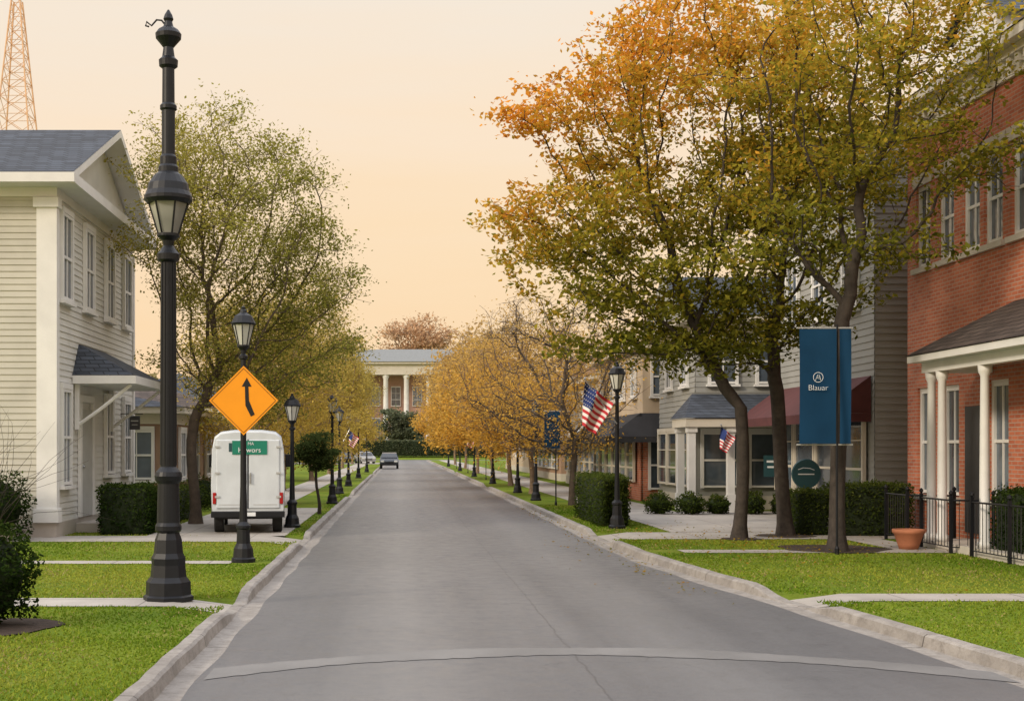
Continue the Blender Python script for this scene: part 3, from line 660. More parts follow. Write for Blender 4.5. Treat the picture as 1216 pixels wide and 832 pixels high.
block('house','low pale house behind the street trees','house',-15,-7.4,50,59,3.3,'beige','roofb',1.3,'E',winsU=[(52,1.2),(54.5,1.2),(57,1.2)],winsS=[(-8.5,1.2)],wsz=(.9,1.4))
block('house','cream house with grey roof further down the street','house',-16,-8,66,76,4.2,'cream','roof',1.6,'E',winsU=[(68,1.2),(71,1.2),(74,1.2)],wsz=(.9,1.5))
Gb=block('shop_building','tall grey clapboard shop building with maroon awning','building',10.75,20,28.6,36,8.9,'sidingG','roof',0,'W',sid=True,eave=.25,winsU=[(30,5.2),(32.2,5.2),(34.4,5.2)],wsz=(.9,1.7))
def storefront(e,x,y0,y1,zt,n,fr='cream'):
    w=(y1-y0)/n
    for i in range(n):
        window(e,x-.05,y0+w*(i+.5),.75,round(w-.22,3),round(zt-.75,3),'W',frame=fr,mun=(0,2),sill=False)
def awning(e,x,y0,y1,z0,z1,out,matn,name='awning'):
    c=MB(); c.add([(x,y0,z1),(x,y1,z1),(x-out,y1,z0),(x-out,y0,z0),(x,y0,z0),(x,y1,z0)],[(0,1,2,3),(0,3,4),(1,5,2)],0)
    c.box(x-out-.01,x-out+.01,y0,y1,z0-.22,z0-.002); c.box(x-out,x,y0-.012,y0+.008,z0-.2,z0-.002); c.obj(name,e,[matn])
storefront(Gb,10.73,28.9,35.8,2.75,4); awning(Gb,10.7,28.7,35.9,2.7,3.55,1.15,'maroon')
B3=block('shop_building','grey sided two storey shop with gabled roof and white columned porch','building',8.7,17,37.2,42.3,5.6,'sidingG','roof',1.5,'W',sid=True,winsU=[(38.4,3.8),(40.6,3.8)],winsS=[(9.5,3.8),(10.9,3.8),(12.3,3.8)],wsz=(.75,1.3),axis='x',gable=True)
p=MB(); p.add([(7.95,35.3,2.75),(12.6,35.3,2.75),(12.6,37.2,3.5),(8.6,37.2,3.5),(7.95,37.2,2.75)],[(0,1,2,3),(0,3,4)],0)
p.box(8.0,12.6,35.35,37.15,2.5,2.73,1); p.obj('porch_roof',B3,['roof','cream'])
for cx,cy in ((8.2,35.55),(9.3,35.55),(11.0,35.55),(12.4,35.55),(8.2,36.95)):
    MB().box(cx-.13,cx+.13,cy-.13,cy+.13,.1,.6).box(cx-.1,cx+.1,cy-.1,cy+.1,.602,2.35).box(cx-.14,cx+.14,cy-.14,cy+.14,2.352,2.497).obj('column',B3,['white'])
for xx in (9.4,10.8,12.2): window(B3,xx,37.14,.75,1.0,1.6,'S',mun=(0,1),sill=False)
storefront(B3,8.68,37.6,42.0,2.4,3)
MB().box(10.2,10.75,35.42,35.44,1.1,1.7).obj('shop_sign',B3,['teal']); MB().box(10.28,10.67,35.41,35.418,1.5,1.56).box(10.3,10.6,35.41,35.418,1.35,1.40).obj('lettering',B3,['signwhite'])
B4=block('shop_building','beige two storey gabled shop with black awnings over brick','building',8.3,14,43.2,53,5.3,'beige','roofb',1.6,'W',winsU=[(44.6,3.7),(46.8,3.7),(49,3.7),(51.4,3.7)],winsS=[(8.95,3.7),(9.95,3.7),(11.2,3.7)],wsz=(.65,1.3),gable=True)
MB().box(8.24,14,43.1,43.19,.1,2.9).box(8.2,8.28,43.1,53,.1,2.9).obj('brick_base',B4,['brick'])
awning(B4,8.2,43.0,52.8,2.3,3.1,1.2,'blackcanvas')
c=MB(); c.add([(7.0,43.0,2.3),(13,42.4,2.3),(13,43.1,3.1),(8.2,43.1,3.1),(7.0,42.4,2.3)],[(4,1,2,3),(4,3,0)],0); c.box(7.0,8.6,42.38,42.4,2.1,2.298); c.obj('awning',B4,['blackcanvas'])
storefront(B4,8.18,43.6,52.6,2.2,6) 
window(B4,8.9,43.08,.5,.75,1.65,'S',mun=(0,1),sill=False)
B5=block('shop_building','cream two storey shop with pale canopy','building',8.7,17,55,66,4.9,'cream','roof',1.4,'W',winsU=[(57,3.3),(60,3.3),(63,3.3),(65,3.3)],winsS=[(9.6,3.3),(11.0,3.3)],wsz=(.9,1.2))
storefront(B5,8.68,55.4,65.6,2.3,6); awning(B5,8.65,55.1,65.9,2.4,3.0,1.2,'grey')
B6=block('shop_building','brown two storey gabled shop further down the street','building',8.8,15,69,84,5.6,'tan','roofb',1.8,'W',winsU=[(72,3.5),(76,3.5),(80,3.5)],wsz=(1,1.3),gable=True); storefront(B6,8.78,70,83,2.3,6,'white'); awning(B6,8.75,69.1,83.9,2.4,3.0,1.2,'blackcanvas')
block('shop_building','small beige shop near the end of the street','building',9.4,17,92,112,4.6,'beige','roofb',1.2,'W',winsU=[(96,1.3),(101,1.3),(107,1.3)],wsz=(1.2,1.5))
# brick building
BB=thing('brick_building','two storey red brick building with white cornice and columned porch','building',(15,21,.1))
xw=10.85; yf=27.0; yn=15.5
uy=[26.2,25.1,24.0,23.1,22.05,20.8,19.4,18.0,16.6]
ops=[(y-.36,y+.36,5.65,7.35) for y in uy]; ly=[26.1,24.9,22.9,21.3,19.6,17.8]; lops=[(y-.38,y+.38,.95,3.15) for y in ly]
w=MB(); wallopen(w,'W',xw,yn,yf,.1,8.45,ops+lops,.16)
w.box(xw+.4,20,yf-.012,yf,.1,8.45); w.box(xw+.17,20,yn,yf-.014,.1,8.44)
w.add([(xw,yf,.1),(xw+.4,yf,.1),(xw+.4,yf,8.45),(xw,yf,8.45)],[(0,1,2,3)]); w.add([(xw,yn,.1),(xw+.4,yn,.1),(xw+.4,yn,8.45),(xw,yn,8.45)],[(0,1,2,3)])
w.obj('wall',BB,['brick'])
for y in uy: window(BB,xw,y,5.68,.6,1.64,'W',rec=.14,mun=(1,1),sill=False)
for y in ly: window(BB,xw,y,.98,.62,2.1,'W',rec=.14,mun=(1,1),sill=False)
for y in uy:
    MB().box(xw-.08,xw+.1,y-.46,y+.46,5.54,5.648).obj('stone_sill',BB,['stone'])
    MB().add([(xw-.03,y-.46,7.352),(xw-.03,y+.46,7.352),(xw-.03,y+.52,7.6),(xw-.03,y-.52,7.6),(xw+.05,y-.46,7.352),(xw+.05,y+.46,7.352),(xw+.05,y+.52,7.6),(xw+.05,y-.52,7.6)],[(0,1,2,3),(0,1,5,4),(2,3,7,6),(1,2,6,5),(0,3,7,4)]).obj('stone_lintel',BB,['stone'])
for y in ly: MB().box(xw-.08,xw+.1,y-.46,y+.46,.84,.948).obj('stone_sill',BB,['stone'])
s=MB(); s.box(xw-.06,20,yn-.06,yf+.06,8.452,8.75); s.box(xw-.22,20,yn-.2,yf+.2,8.752,8.9); s.box(xw-.42,20,yn-.4,yf+.42,8.902,9.08)
y=yn
while y<yf: s.box(xw-.19,xw-.062,y,y+.12,8.6,8.748); y+=.3
s.obj('cornice',BB,['white'])
r=MB(); hip(r,xw-.45,20.2,yn-.4,yf+.45,9.084,2.2,4,'y'); r.obj('roof',BB,['roof'])
d=MB(); d.box(xw+.2,xw+2.4,23.4,25.2,9.1,10.0,1); d.add([(xw+.05,23.2,9.95),(xw+.05,25.4,9.95),(xw+.05,24.3,10.8),(xw+3,23.2,9.95),(xw+3,25.4,9.95),(xw+3,24.3,10.8)],[(0,2,5,3),(1,4,5,2)],0); d.add([(xw+.19,23.4,9.99),(xw+.19,25.2,9.99),(xw+.19,24.3,10.68)],[(0,1,2)],1)
d.obj('dormer',BB,['roof','white'])
py0,py1=16.2,23.2; px=9.62
MB().box(px-.06,xw-.004,py0-.05,py1+.05,.10,.24).obj('porch_floor',BB,['stone'])
r=MB(); r.add([(px-.25,py0-.3,3.60),(px-.25,py1+.25,3.60),(xw-.01,py1-.9,4.5),(xw-.01,py0+.7,4.5),(xw-.01,py1+.25,3.60),(xw-.01,py0-.3,3.60)],[(0,1,2,3),(1,4,2),(0,3,5)],0)
r.box(px-.22,xw-.01,py0-.27,py1+.22,3.47,3.59,1); r.box(px+.0,px+.18,py0-.05,py1+.1,3.28,3.468,1); r.box(px+.181,xw-.012,py1-.1,py1+.08,3.28,3.468,1)
r.obj('porch_roof',BB,['roofb','white'])
for cy in (23.1,22.65,21.0,19.4,17.8,16.45):
    MB().lathe([(.12,.242),(.12,.33),(.085,.37),(.08,1.5),(.068,3.1),(.10,3.17),(.11,3.278)],14,(px+.1,cy,0)).obj('column',BB,['white'],smooth=True)
MB().box(xw-.03,xw+.0,23.75-.25,24.2,.3,2.7).obj('door',BB,['door'])
def railing(label,pts,h=.9):
    e=thing('railing',label,'railing',(pts[0][0],pts[0][1],pts[0][2]),'black iron railings by the porch'); m=MB()
    for a,b in zip(pts[:-1],pts[1:]):
        a=Vector(a);b=Vector(b); n=max(2,int((b-a).length/.12))
        m.tube([a+Vector((0,0,h)),b+Vector((0,0,h))],.018); m.tube([a+Vector((0,0,.1)),b+Vector((0,0,.1))],.011)
        for i in range(n+1):
            q=a.lerp(b,i/n); m.tube([q+Vector((0,0,.1)),q+Vector((0,0,h))],.007,4)
    m.obj('bars',e,['black'])
    for q in pts: MB().box(q[0]-.025,q[0]+.025,q[1]-.025,q[1]+.025,q[2],q[2]+h+.08).lathe([(.01,0),(.04,.04),(.035,.07),(.005,.1)],8,(q[0],q[1],q[2]+h+.075)).obj('post',e,['black'])
railing('black iron railing beside the walk',[(9.62,25.0,.11),(9.6,23.9,.11),(10.4,23.7,.11)],.9)
railing('black iron railing along the porch edge',[(9.45,22.9,.11),(9.42,21.6,.11),(10.1,21.5,.11)],.9)
railing('black iron railing along the porch front',[(9.46,20.9,.11),(9.46,19.6,.11),(9.46,18.4,.11)],.9)
pt=MB().lathe([(.16,.11),(.19,.2),(.25,.38),(.28,.40),(.28,.46),(.24,.46),(.22,.42)],20,(9.06,22.5,0)).obj('flower_pot',None,['terracotta'],smooth=True); tag(pt,'round terracotta pot by the porch railing','pot')
HB=thing('brick_hall','large brick hall with white columns and low grey roof','building',(2,240,1.5))
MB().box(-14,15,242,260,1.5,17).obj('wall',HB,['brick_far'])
w=MB(); w.box(-9.5,13.5,238.5,243,15.8,17.8); w.box(-14.5,15.5,241.5,260,16.2,17.4); w.box(-10,14,238,239,17.8,18.2); w.obj('entablature',HB,['cream'])
r=MB(); r.add([(-15,241,17.42),(16,241,17.42),(12.5,248,21.3),(-6.5,248,21.3),(12.5,256,21.3),(-6.5,256,21.3),(16,262,17.42),(-15,262,17.42)],[(0,1,2,3),(3,2,4,5),(1,6,4,2),(0,3,5,7)]); r.add([(-10.2,237.8,18.22),(14.2,237.8,18.22),(12,247.5,21.2),(-8,247.5,21.2)],[(0,1,2,3)]); 
M['roof_far']=mat('hazed_slate_roof',(.22,.23,.23),.9,.15,spec=.1); r.obj('roof',HB,['roof_far'])  # slate colour lightened to suggest haze at the street end
MB().box(-10,14,237.5,242,1.5,2.4).obj('terrace',HB,['stone'])
for cx in (-8.8,-6.6,-2.7,1.2,5.4,9.4,12.8):
    MB().lathe([(.7,2.4),(.7,2.9),(.52,3.1),(.45,15),(.7,15.5),(.7,15.8)],14,(cx,239.3,0)).obj('column',HB,['white'],smooth=True)
for cx in (-4.7,-.8,3.3,7.4,11.2,-12.5):
    for z in (4,10): window(HB,cx,241.9,z,1.7,3.6,'S',mun=(1,2))
TW=MB(); tx,ty=-36.4,120
def leg(k,z):
    w=4.2*(1-z/47.5)+.12; sx,sy=[(-1,-1),(1,-1),(1,1),(-1,1)][k]; return Vector((tx+sx*w,ty+sy*w,z+.1))
zs=[0]; 
while zs[-1]<45: zs.append(zs[-1]+max(1.3,(46.5-zs[-1])*.13))
zs=[z for z in zs if z<45.5]
for k in range(4):
    TW.tube([leg(k,z) for z in zs],.08,5)
    for a,b in zip(zs[:-1],zs[1:]):
        TW.tube([leg(k,a),leg((k+1)%4,b)],.03,4); TW.tube([leg((k+1)%4,a),leg(k,b)],.03,4); TW.tube([leg(k,b),leg((k+1)%4,b)],.03,4)
TWe=thing('radio_tower','tall pale orange lattice radio tower behind the cream house','tower',(tx,ty,.1))
TW.obj('lattice',TWe,['towerred'])
MB().tube([(tx,ty,45),(tx,ty,52)],.1,6).obj('mast',TWe,['towerred'])
# ------------------------------------------------------------ lamps
def street_lamp(x,y,H,label,group='black street lamps'):
    e=thing('street_lamp',label,'street lamp',(x,y,.1),group)
    MB().lathe([(.19,0),(.19,.06),(.165,.08),(.15,.22),(.11,.30),(.10,.52),(.12,.54),(.12,.58),(.065,.64),(.05,1.2),(.042,H-.85),(.07,H-.83),(.07,H-.79),(.04,H-.76),(.045,H-.70),(.10,H-.645),(.10,H-.62)],12).obj('pole',e,['black'],world=False)
    g=MB().lathe([(.085,H-.618),(.165,H-.30)],8).obj('lantern',e,['lampglass'],world=False)
    f=MB()
    for i in range(8):
        a=2*math.pi*i/8; f.tube([(.09*math.cos(a),.09*math.sin(a),H-.62),(.172*math.cos(a),.172*math.sin(a),H-.295)],.008,4)
    f.lathe([(.18,H-.30),(.20,H-.275),(.185,H-.25),(.14,H-.16),(.06,H-.11),(.05,H-.07),(.03,H-.05),(.035,H-.02),(.008,H)],16)
    f.obj('lantern_cap',g,['black'],world=False)
    return e
street_lamp(-2.48,20,4.05,'black street lamp carrying an orange diamond warning sign')
street_lamp(-2.45,28.7,3.05,'short black street lamp on the grass beside the van')
for y,h,x in ((41,3.6,-2.2),(50,3.5,-2.4),(60,3.6,-2.45),(76,3.6,-2.5),(95,3.7,-2.5)): street_lamp(x,y,h,'black street lamp on the grass verge')
street_lamp(4.88,28.4,3.75,'black street lamp with a flag beside the clipped hedge')
for y,h,x in ((43.5,3.5,4.68),(51,3.3,4.75),(64,3.5,4.7),(80,3.5,4.7),(100,3.6,4.75),(125,3.7,4.8)): street_lamp(x,y,h,'black street lamp on the grass strip')
T=thing('street_lamp','tall ornate black lamp post with lantern midway','street lamp',(-2.75,15,.1))
pr=MB().lathe([(.30,0),(.30,.05),(.27,.07),(.265,.22),(.215,.28),(.20,.42),(.205,.5),(.175,.56),(.16,.72),(.13,.8)],8).lathe([(.13,.8),(.155,.83),(.155,.88),(.135,.92),(.125,1.38),(.155,1.42),(.165,1.47),(.15,1.52),(.095,1.58),(.088,2.5),(.08,4.0),(.13,4.03),(.135,4.10),(.10,4.14),(.06,4.2),(.07,4.26),(.135,4.31),(.135,4.34)],24)
for i in range(10):
    a=2*math.pi*i/10; pr.tube([(.088*math.cos(a),.088*math.sin(a),1.6),(.079*math.cos(a),.079*math.sin(a),4.0)],.014,4)
pr.obj('pole',T,['black'],world=False,smooth=False)
g=MB().lathe([(.115,4.342),(.225,4.70)],6).obj('lantern',T,['lampglass'],world=False)
f=MB()
for i in range(6):
    a=2*math.pi*i/6; f.tube([(.12*math.cos(a),.12*math.sin(a),4.34),(.232*math.cos(a),.232*math.sin(a),4.71)],.012,5)
f.lathe([(.25,4.70),(.285,4.74),(.285,4.78),(.255,4.84),(.235,4.93),(.17,5.03),(.12,5.07),(.12,5.13),(.10,5.16)],20); f.obj('lantern_cap',g,['black'],world=False)
MB().lathe([(.10,5.161),(.10,5.25),(.08,5.28),(.08,5.8),(.10,5.82),(.10,5.86),(.075,5.89),(.072,6.3),(.11,6.33),(.115,6.40),(.075,6.44),(.06,6.55),(.10,6.60),(.15,6.66),(.155,6.71),(.12,6.76),(.06,6.80),(.045,6.86),(.06,6.89),(.045,6.94),(.01,7.0)],18).obj('finial',T,['black'],world=False)
pts=[(-.02+-.06*k+.0,0,6.80+.09*math.sin(k*1.0)) for k in range(4)]+[(-.26,0,6.86),(-.27,0,6.81),(-.23,0,6.80)]
MB().tube(pts,.012,5).obj('hook',T,['black'],world=False)
ds=thing('warning_sign','orange diamond road sign with black arrow on the lamp post','sign',(-2.46,19.9,2.65))
a=.545; q=MB()
bm=[(0,-a),(a,0),(0,a),(-a,0)]
q.add([(x,-.03,z) for x,z in bm]+[(x,-.022,z) for x,z in bm],[(0,1,2,3),(4,5,6,7),(0,1,5,4),(1,2,6,5),(2,3,7,6),(3,0,4,7)]); q.obj('panel',ds,['orange'],world=False)
q=MB(); b=a-.035;c=a-.045
for i in range(4):
    s0=bm[i];s1=bm[(i+1)%4]; q.add([(s0[0]*b/a,-.0335,s0[1]*b/a),(s1[0]*b/a,-.0335,s1[1]*b/a),(s1[0]*c/a,-.0335,s1[1]*c/a),(s0[0]*c/a,-.0335,s0[1]*c/a)],[(0,1,2,3)])
def poly(pp,y=-.0345): q.add([(x,y,z) for x,z in pp],[tuple(range(len(pp)))])
poly([(.02,.24),(.075,.24),(.085,.0),(.025,.02)])
poly([(.025,.0195),(.085,-.0005),(.175,-.22),(.115,-.25),(.03,-.08)],-.0347)
poly([(-.03,.22),(.05,.36),(.125,.22)],-.0349)
q.obj('symbol',ds,['signblack'],world=False)
MB().box(-.05,.05,-.02,.06,-.25,-.2).obj('clamp',ds,['steel'],world=False)
MB().box(-.05,.05,-.02,.06,.2,.25).obj('clamp',ds,['steel'],world=False)
def banner(x,y,z0,z1,w,label,zp,txt=False,polem='black'):
    e=thing('street_banner',label,'banner',(x,y,.1),'blue street banners')
    MB().tube([(0,0,0),(0,0,zp)],.022,8).lathe([(.04,0),(.04,.1),(.025,.14)],8).obj('pole',e,[polem],world=False)
    for zz in (z1+.02,z0-.02): MB().tube([(-w*.78,0,zz),(w*.3,0,zz)],.014,6).obj('arm',e,['grey'],world=False)
    panels=[(-w*.74,w*.71),(w*.035,w*.22)] if txt else [(-w*.74,w)]
    for pa,pw in panels:
        g=MB(); n=10; vs=[];fs=[]
        for i in range(n+1):
            for j in range(n+1):
                u=i/n;v=j/n; vs.append((pa+pw*u,-.045-.016*math.sin(u*5+v*4+pa),z0+(z1-z0)*v))
        for i in range(n):
            for j in range(n): fs.append((i*(n+1)+j,(i+1)*(n+1)+j,(i+1)*(n+1)+j+1,i*(n+1)+j+1))
        g.add(vs,fs).obj('cloth',e,['blue'],world=False,smooth=True)
    if txt:
        cx=-w*.39; zc=z0+(z1-z0)*.50
        q=MB()
        for i in range(28):
            a=i*2*math.pi/28;b=(i+1)*2*math.pi/28; r0,r1=.078,.086
            q.add([(cx+r0*math.cos(a),-.075,zc+.15+r0*math.sin(a)),(cx+r1*math.cos(a),-.075,zc+.15+r1*math.sin(a)),(cx+r1*math.cos(b),-.075,zc+.15+r1*math.sin(b)),(cx+r0*math.cos(b),-.075,zc+.15+r0*math.sin(b))],[(0,1,2,3)])
        q.tube([(cx-.045,-.075,zc+.10),(cx-.01,-.075,zc+.19),(cx+.02,-.075,zc+.19),(cx+.045,-.075,zc+.10)],.004,4); q.tube([(cx+.03,-.075,zc+.12),(cx-.02,-.075,zc+.14),(cx-.005,-.075,zc+.165),(cx+.03,-.075,zc+.15)],.004,4)
        q.obj('emblem',e,['signwhite'],world=False)
        textmesh('Blauar',.135,e,(cx,-.075,zc-.03),(math.pi/2,0,0),'signwhite',off=-.0025)
    return e
banner(7.42,21.45,1.88,3.82,.88,'blue vertical street banner with white emblem and lettering',3.9,True)
banner(4.9,39.7,1.8,2.95,.5,'blue street banner on a pole by the trees',3.0)
banner(4.9,72,1.9,3.1,.6,'blue street banner on a pole by the trees',3.2); banner(4.95,92,1.9,3.3,.8,'blue street banner on a pole by the trees',3.4); banner(5.0,112,2,3.5,.9,'blue street banner on a pole by the trees',3.6)
def flag(x,y,z,label,s=1.0,rz=0,pole=((.72,0,-.95),(0,0,.05))):
    e=thing('american_flag',label,'flag',(x,y,z),'american flags on angled poles',rz)
    MB().tube([Vector(pole[0])*s,Vector(pole[1])*s],.014*max(1,s),6).lathe([(.005,0),(.03,.03),(.005,.06)],8,(0,0,.04*s)).obj('flagpole',e,['steel'],world=False)
    nu,nv=26,13; vs=[]
    def pt(u,v):
        xx=.62*u*(1-.45*v)-.06*v+.03*math.sin(9*u+2*v)*u; zz=-.50*u*(1-.25*v)-.98*v+.12*u*v; yy=.10*math.sin(u*10+v*3)
        return (xx*s,yy*s,zz*s)
    for i in range(nu+1):
        for j in range(nv+1): vs.append(pt(i/nu,j/nv))
    m=MB()
    m.v=vs
    for i in range(nu):
        for j in range(nv):
            m.f.append((i*(nv+1)+j,(i+1)*(nv+1)+j,(i+1)*(nv+1)+j+1,i*(nv+1)+j+1))
            m.m.append(2 if (i<11 and j<7) else (0 if j%2==0 else 1))
    m.obj('cloth',e,['flagred','flagwhite','flagblue'],world=False,smooth=True)
    if s>=.9:
        st=MB()
        for a in range(6):
            for b in range(5):
                c=Vector(pt((a+.5)*11/26/6,(b+.5)*7/13/5)); 
                for sg in (-.014,.014):
                    st.add([(c.x+.018*math.sin(k*math.pi/5)*(1 if k%2==0 else .42),c.y+sg,c.z+.018*math.cos(k*math.pi/5)*(1 if k%2==0 else .42)) for k in range(10)],[tuple(range(10))])
        st.obj('stars',e,['flagwhite'],world=False)
    return e
flag(4.15,28.35,3.40,'american flag hanging from an angled pole on the lamp post')
flag(8.95,35.2,2.5,'small american flag hanging at the shop porch',.62,0,((.4,.3,-.3),(0,0,.05)))
for x,y,z in ((4.2,51,2.9),(4.3,64,2.9),(4.3,80,2.9)): flag(x,y,z,'small american flag on a far lamp post',.85,0,((.5,0,-.7),(0,0,.05)))
flag(-2.0,50,2.6,'small american flag on a far lamp post',.6,0,((-.4,0,-.7),(0,0,.05)))
e=thing('shop_sign','oval teal sign board on a black post before the shop','sign',(9.55,29.7,.1))
MB().tube([(0,0,0),(0,0,.95)],.03,8).obj('post',e,['black'],world=False)
MB().lathe([(.33,-.03),(.35,0),(.33,.03)],28,(0,0,1.2),axis='y').obj('board',e,['teal'],world=False)
q=MB(); q.tube([(-.2,-.035,1.30),(-.08,-.035,1.34),(.08,-.035,1.33),(.18,-.035,1.29)],.008,4); q.box(-.2,.18,-.037,-.033,1.18,1.205); q.obj('lettering',e,['signwhite'],world=False)
e=thing('utility_cabinet','pale grey metal utility cabinet on the pavement','cabinet',(5.45,36.5,.11))
MB().bbox(-.24,.24,-.2,.2,.06,.82,.02).obj('cabinet_body',e,['grey'],world=False); MB().box(-.28,.28,-.24,.24,0,.06).obj('plinth',e,['concrete'],world=False); MB().box(-.2,.2,-.212,-.203,.12,.76).obj('door',e,['grey'],world=False)
# ------------------------------------------------------------ van
def wheel(parent,x,y,z,r,w):
    t=MB().lathe([(r*.62,-w/2),(r*.95,-w/2),(r,-w*.35),(r,w*.35),(r*.95,w/2),(r*.62,w/2)],22,(0,0,0),axis='x').mesh('tyre',['rubber'])
    e=link('wheel',t,parent,(x,y,z))
    link('rim',MB().lathe([(r*.6,-w*.52),(r*.3,-w*.4),(r*.15,-w*.54),(r*.15,w*.54),(r*.3,w*.4),(r*.6,w*.52)],16,(0,0,0),axis='x').mesh('rim',['steel']),e)
V=thing('delivery_van','white delivery van seen from behind with green sign panel','van',(-3.2,26.6,.11),rz=math.radians(6))
b=MB()
def sec(y,s,zt):
    pts=[(-.76,.42),(-.775,1.0),(-.755,1.75),(-.70,zt-.13),(-.58,zt-.035),(-.30,zt),(.30,zt),(.58,zt-.035),(.70,zt-.13),(.755,1.75),(.775,1.0),(.76,.42)]
    return [(x*s,y,z) for x,z in pts]
ss=[sec(0,.975,2.12),sec(.05,1,2.16),sec(1.4,1,2.2),sec(2.65,1,2.17),sec(2.75,.97,2.1)]
vs=[v for s_ in ss for v in s_]; k=12
fs=[(i*k+j,i*k+(j+1)%k,(i+1)*k+(j+1)%k,(i+1)*k+j) for i in range(4) for j in range(k)]+[tuple(range(k)),tuple(range(4*k,5*k))]
b.add(vs,fs).obj('body',V,['vanwhite'],world=False,smooth=True)
b=MB(); b.add([(-.72,2.75,.45),(.72,2.75,.45),(.70,3.75,.45),(-.70,3.75,.45),(-.70,2.75,1.85),(.70,2.75,1.85),(.66,2.95,1.85),(-.66,2.95,1.85),(.68,3.35,1.2),(-.68,3.35,1.2),(.68,3.72,1.05),(-.68,3.72,1.05)],
  [(0,1,5,4),(4,5,6,7),(6,7,9,8),(8,9,11,10),(10,11,3,2),(1,2,10,8),(1,8,6,5),(0,3,11,9),(0,9,7,4),(0,1,2,3)]); b.obj('cab',V,['vanwhite'],world=False)
MB().add([(-.6,2.99,1.78),(.6,2.99,1.78),(.62,3.33,1.26),(-.62,3.33,1.26)],[(0,1,2,3)]).obj('windscreen',V,['carglass'],world=False,loc=(0,.012,.012))
for sx in (-1,1):
    d=MB(); x0,x1=(.012,.665) if sx>0 else (-.665,-.012); d.bbox(x0,x1,-.022,.03,.52,1.97,.03,3); d=d.obj('rear_door',V,['vanwhite'],world=False)
    xh=.64*sx
    for z in (.75,1.25,1.8): MB().box(xh-.05,xh+.05,-.04,-.0225,z,z+.04).obj('hinge',d,['grey'],world=False)
    MB().bbox(.05*sx-.015,.05*sx+.015,-.06,-.0225,1.05,1.28,.008).obj('handle',d,['steel'],world=False)
    MB().bbox(.70*sx-.035,.70*sx+.035,-.03,.01,.62,.86,.012).obj('tail_light',V,['redlens'],world=False)
    m=MB().tube([(.72*sx,2.9,1.45),(.90*sx,2.88,1.5)],.012); m.bbox(.88*sx-.06,.88*sx+.06,2.85,2.9,1.35,1.65,.02); m.obj('mirror',V,['black'],world=False)
    MB().box(.36*sx-.25,.36*sx+.25,-.0262,-.0225,.60,.612).obj('door_rib',d,['grey'],world=False)
MB().box(-.008,.008,-.0215,.0,.52,1.98).obj('door_seam',V,['black'],world=False)
MB().bbox(-.77,.77,-.14,.05,.34,.47,.02).box(-.70,.70,.06,2.7,.30,.415).obj('bumper',V,['black'],world=False)
MB().box(-.16,.16,-.15,-.143,.37,.45).obj('licence_plate',V,['signwhite'],world=False)
sp=MB().box(-.33,.40,-.035,-.024,1.66,1.95).obj('sign_panel',V,['green'],world=False)
textmesh('Hawors',.15,sp,(.03,-.04,1.75),(math.pi/2,0,0),'signwhite'); textmesh('11 MA',.09,sp,(.0,-.04,1.885),(math.pi/2,0,0),'signwhite')
MB().box(-.40,-.335,-.03,-.024,1.72,1.9).obj('sign_badge',V,['teal'],world=False)
for sx in (-1,1):
    for yy in (.55,3.1): wheel(V,.62*sx,yy,.30,.30,.2)
def car(x,y,rz,paint,label):
    e=thing('parked_car',label,'car',(x,y,.01),'cars parked near the end of the street',rz)
    prof=[(-2.2,.35),(-2.22,.7),(-2.0,.88),(-1.15,.98),(-.55,1.42),(.2,1.5),(1.3,1.46),(1.95,1.05),(2.2,.95),(2.2,.35)]
    wd=[.82,.86,.86,.84,.66,.66,.66,.82,.84,.82]
    vs=[(-w,yy,z) for (yy,z),w in zip(prof,wd)]+[(w,yy,z) for (yy,z),w in zip(prof,wd)]; n=len(prof)
    fs=[(i,(i+1)%n,(i+1)%n+n,i+n) for i in range(n)]+[(0,1,2,3,7,8,9),(3,4,5,6,7)]+[(n+0,n+1,n+2,n+3,n+7,n+8,n+9),(n+3,n+4,n+5,n+6,n+7)]
    MB().add(vs,fs).obj('body',e,[paint],world=False)
    MB().add([(-.76,-1.12,1.03),(.76,-1.12,1.03),(.62,-.6,1.40),(-.62,-.6,1.40)],[(0,1,2,3)]).obj('windscreen',e,['carglass'],world=False,loc=(0,-.015,.012))
    MB().add([(-.62,1.36,1.40),(.62,1.36,1.40),(.74,1.9,1.1),(-.74,1.9,1.1)],[(0,1,2,3)]).obj('rear_window',e,['carglass'],world=False,loc=(0,.015,.012))
    for sx in (-1,1):
        MB().add([(sx*.845,-1.0,1.0),(sx*.83,1.75,1.05),(sx*.68,1.25,1.41),(sx*.68,-.5,1.39)],[(0,1,2,3)]).obj('side_window',e,['carglass'],world=False,loc=(sx*.012,0,0))
        MB().bbox(sx*.62-.16,sx*.62+.16,-2.25,-2.15,.62,.78,.02).obj('headlight',e,['signwhite'],world=False)
        MB().bbox(sx*.68-.12,sx*.68+.12,2.15,2.23,.7,.9,.02).obj('tail_light',e,['redlens'],world=False)
        for yy in (-1.4,1.35): wheel(e,sx*.76,yy,.32,.32,.2)
    MB().box(-.4,.4,-2.235,-2.222,.45,.62).obj('grille',e,['black'],world=False)
    MB().bbox(-.84,.84,-2.28,-2.1,.32,.5,.04).obj('bumper',e,['carsilver' if paint=='carsilver' else 'black'],world=False)
car(-1.0,118,0,'carblue','dark car parked at the kerb facing up the street')
car(-4.2,150,.25,'carsilver','silver car parked on a side lot'); car(-6.9,152,.3,'carblue','dark car parked on a side lot'); 
walkrect('parking_pad',-16,-2.4,143,157,z=.113)
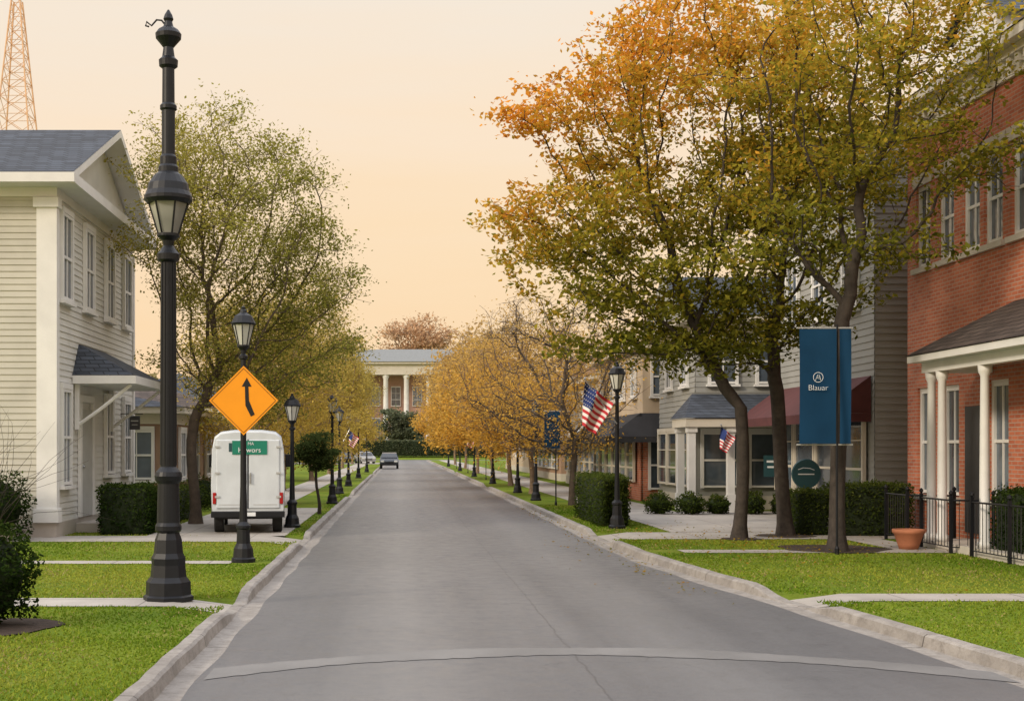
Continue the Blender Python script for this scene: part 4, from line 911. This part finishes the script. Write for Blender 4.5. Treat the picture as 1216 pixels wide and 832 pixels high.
# ------------------------------------------------------------ light
sunv=Vector((-.74,-.50,.46)).normalized()
sl=bpy.data.lights.new('sun','SUN'); sl.energy=2.3; sl.angle=math.radians(10); sl.color=(1,.86,.67)
so=bpy.data.objects.new('sun',sl); COL.objects.link(so); so.rotation_euler=(-sunv).to_track_quat('-Z','Y').to_euler()
W=bpy.data.worlds.new('World'); S.world=W; W.use_nodes=True; t=W.node_tree; bg=t.nodes['Background']
sky=N(t,'ShaderNodeTexSky'); sky.sky_type='NISHITA'; sky.sun_disc=False; sky.sun_elevation=math.asin(sunv.z); sky.sun_rotation=math.atan2(sunv.x,sunv.y); sky.dust_density=4
tc=N(t,'ShaderNodeTexCoord'); s=N(t,'ShaderNodeSeparateXYZ'); L(t,tc.outputs['Generated'],s.inputs[0])
cr=t.nodes.new('ShaderNodeValToRGB'); E=cr.color_ramp.elements
mp=N(t,'ShaderNodeMapping'); mp.inputs['Scale'].default_value=(1.2,1.2,10); L(t,tc.outputs['Generated'],mp.inputs[0])
cl=mathn(t,'MULTIPLY',mathn(t,'SUBTRACT',noise(t,mp.outputs[0],1.8,5,.55),.5),.16)
L(t,mathn(t,'ADD',s.outputs[2],cl),cr.inputs[0])
E[0].position=0; E[0].color=(1.0,.68,.40,1); E[1].position=1; E[1].color=(.80,.82,.90,1)
for p_,c_ in ((.08,(1.0,.72,.44,1)),(.15,(1.0,.76,.50,1)),(.24,(.99,.80,.60,1)),(.34,(.94,.83,.70,1)),(.5,(.86,.83,.83,1))):
    q=E.new(p_); q.color=c_
k=N(t,'ShaderNodeMapRange'); L(t,s.outputs[2],k.inputs[0]); k.inputs[1].default_value=.36; k.inputs[2].default_value=.75; k.inputs[3].default_value=.97; k.inputs[4].default_value=2.1  # sky turned up above the frame as added fill light
vm=N(t,'ShaderNodeVectorMath',operation='SCALE'); L(t,cr.outputs[0],vm.inputs[0]); L(t,k.outputs[0],vm.inputs['Scale'])
v2=N(t,'ShaderNodeVectorMath',operation='SCALE'); L(t,sky.outputs[0],v2.inputs[0]); v2.inputs['Scale'].default_value=.004
v3=N(t,'ShaderNodeVectorMath',operation='ADD'); L(t,vm.outputs[0],v3.inputs[0]); L(t,v2.outputs[0],v3.inputs[1])
L(t,v3.outputs[0],bg.inputs['Color']); bg.inputs['Strength'].default_value=1.0
# ------------------------------------------------------------ camera
cam=bpy.data.cameras.new('camera'); co=bpy.data.objects.new('camera',cam); COL.objects.link(co)
co.location=(0,0,1.9); co.rotation_euler=(math.pi/2,0,0); cam.sensor_width=36; cam.lens=36*1500/1216
cam.shift_x=(608-475)/1216; cam.shift_y=(532-416)/1216; cam.clip_end=4000; cam.clip_start=.1
S.camera=co
S.view_settings.view_transform='Standard'; S.view_settings.look='None'; S.view_settings.exposure=0
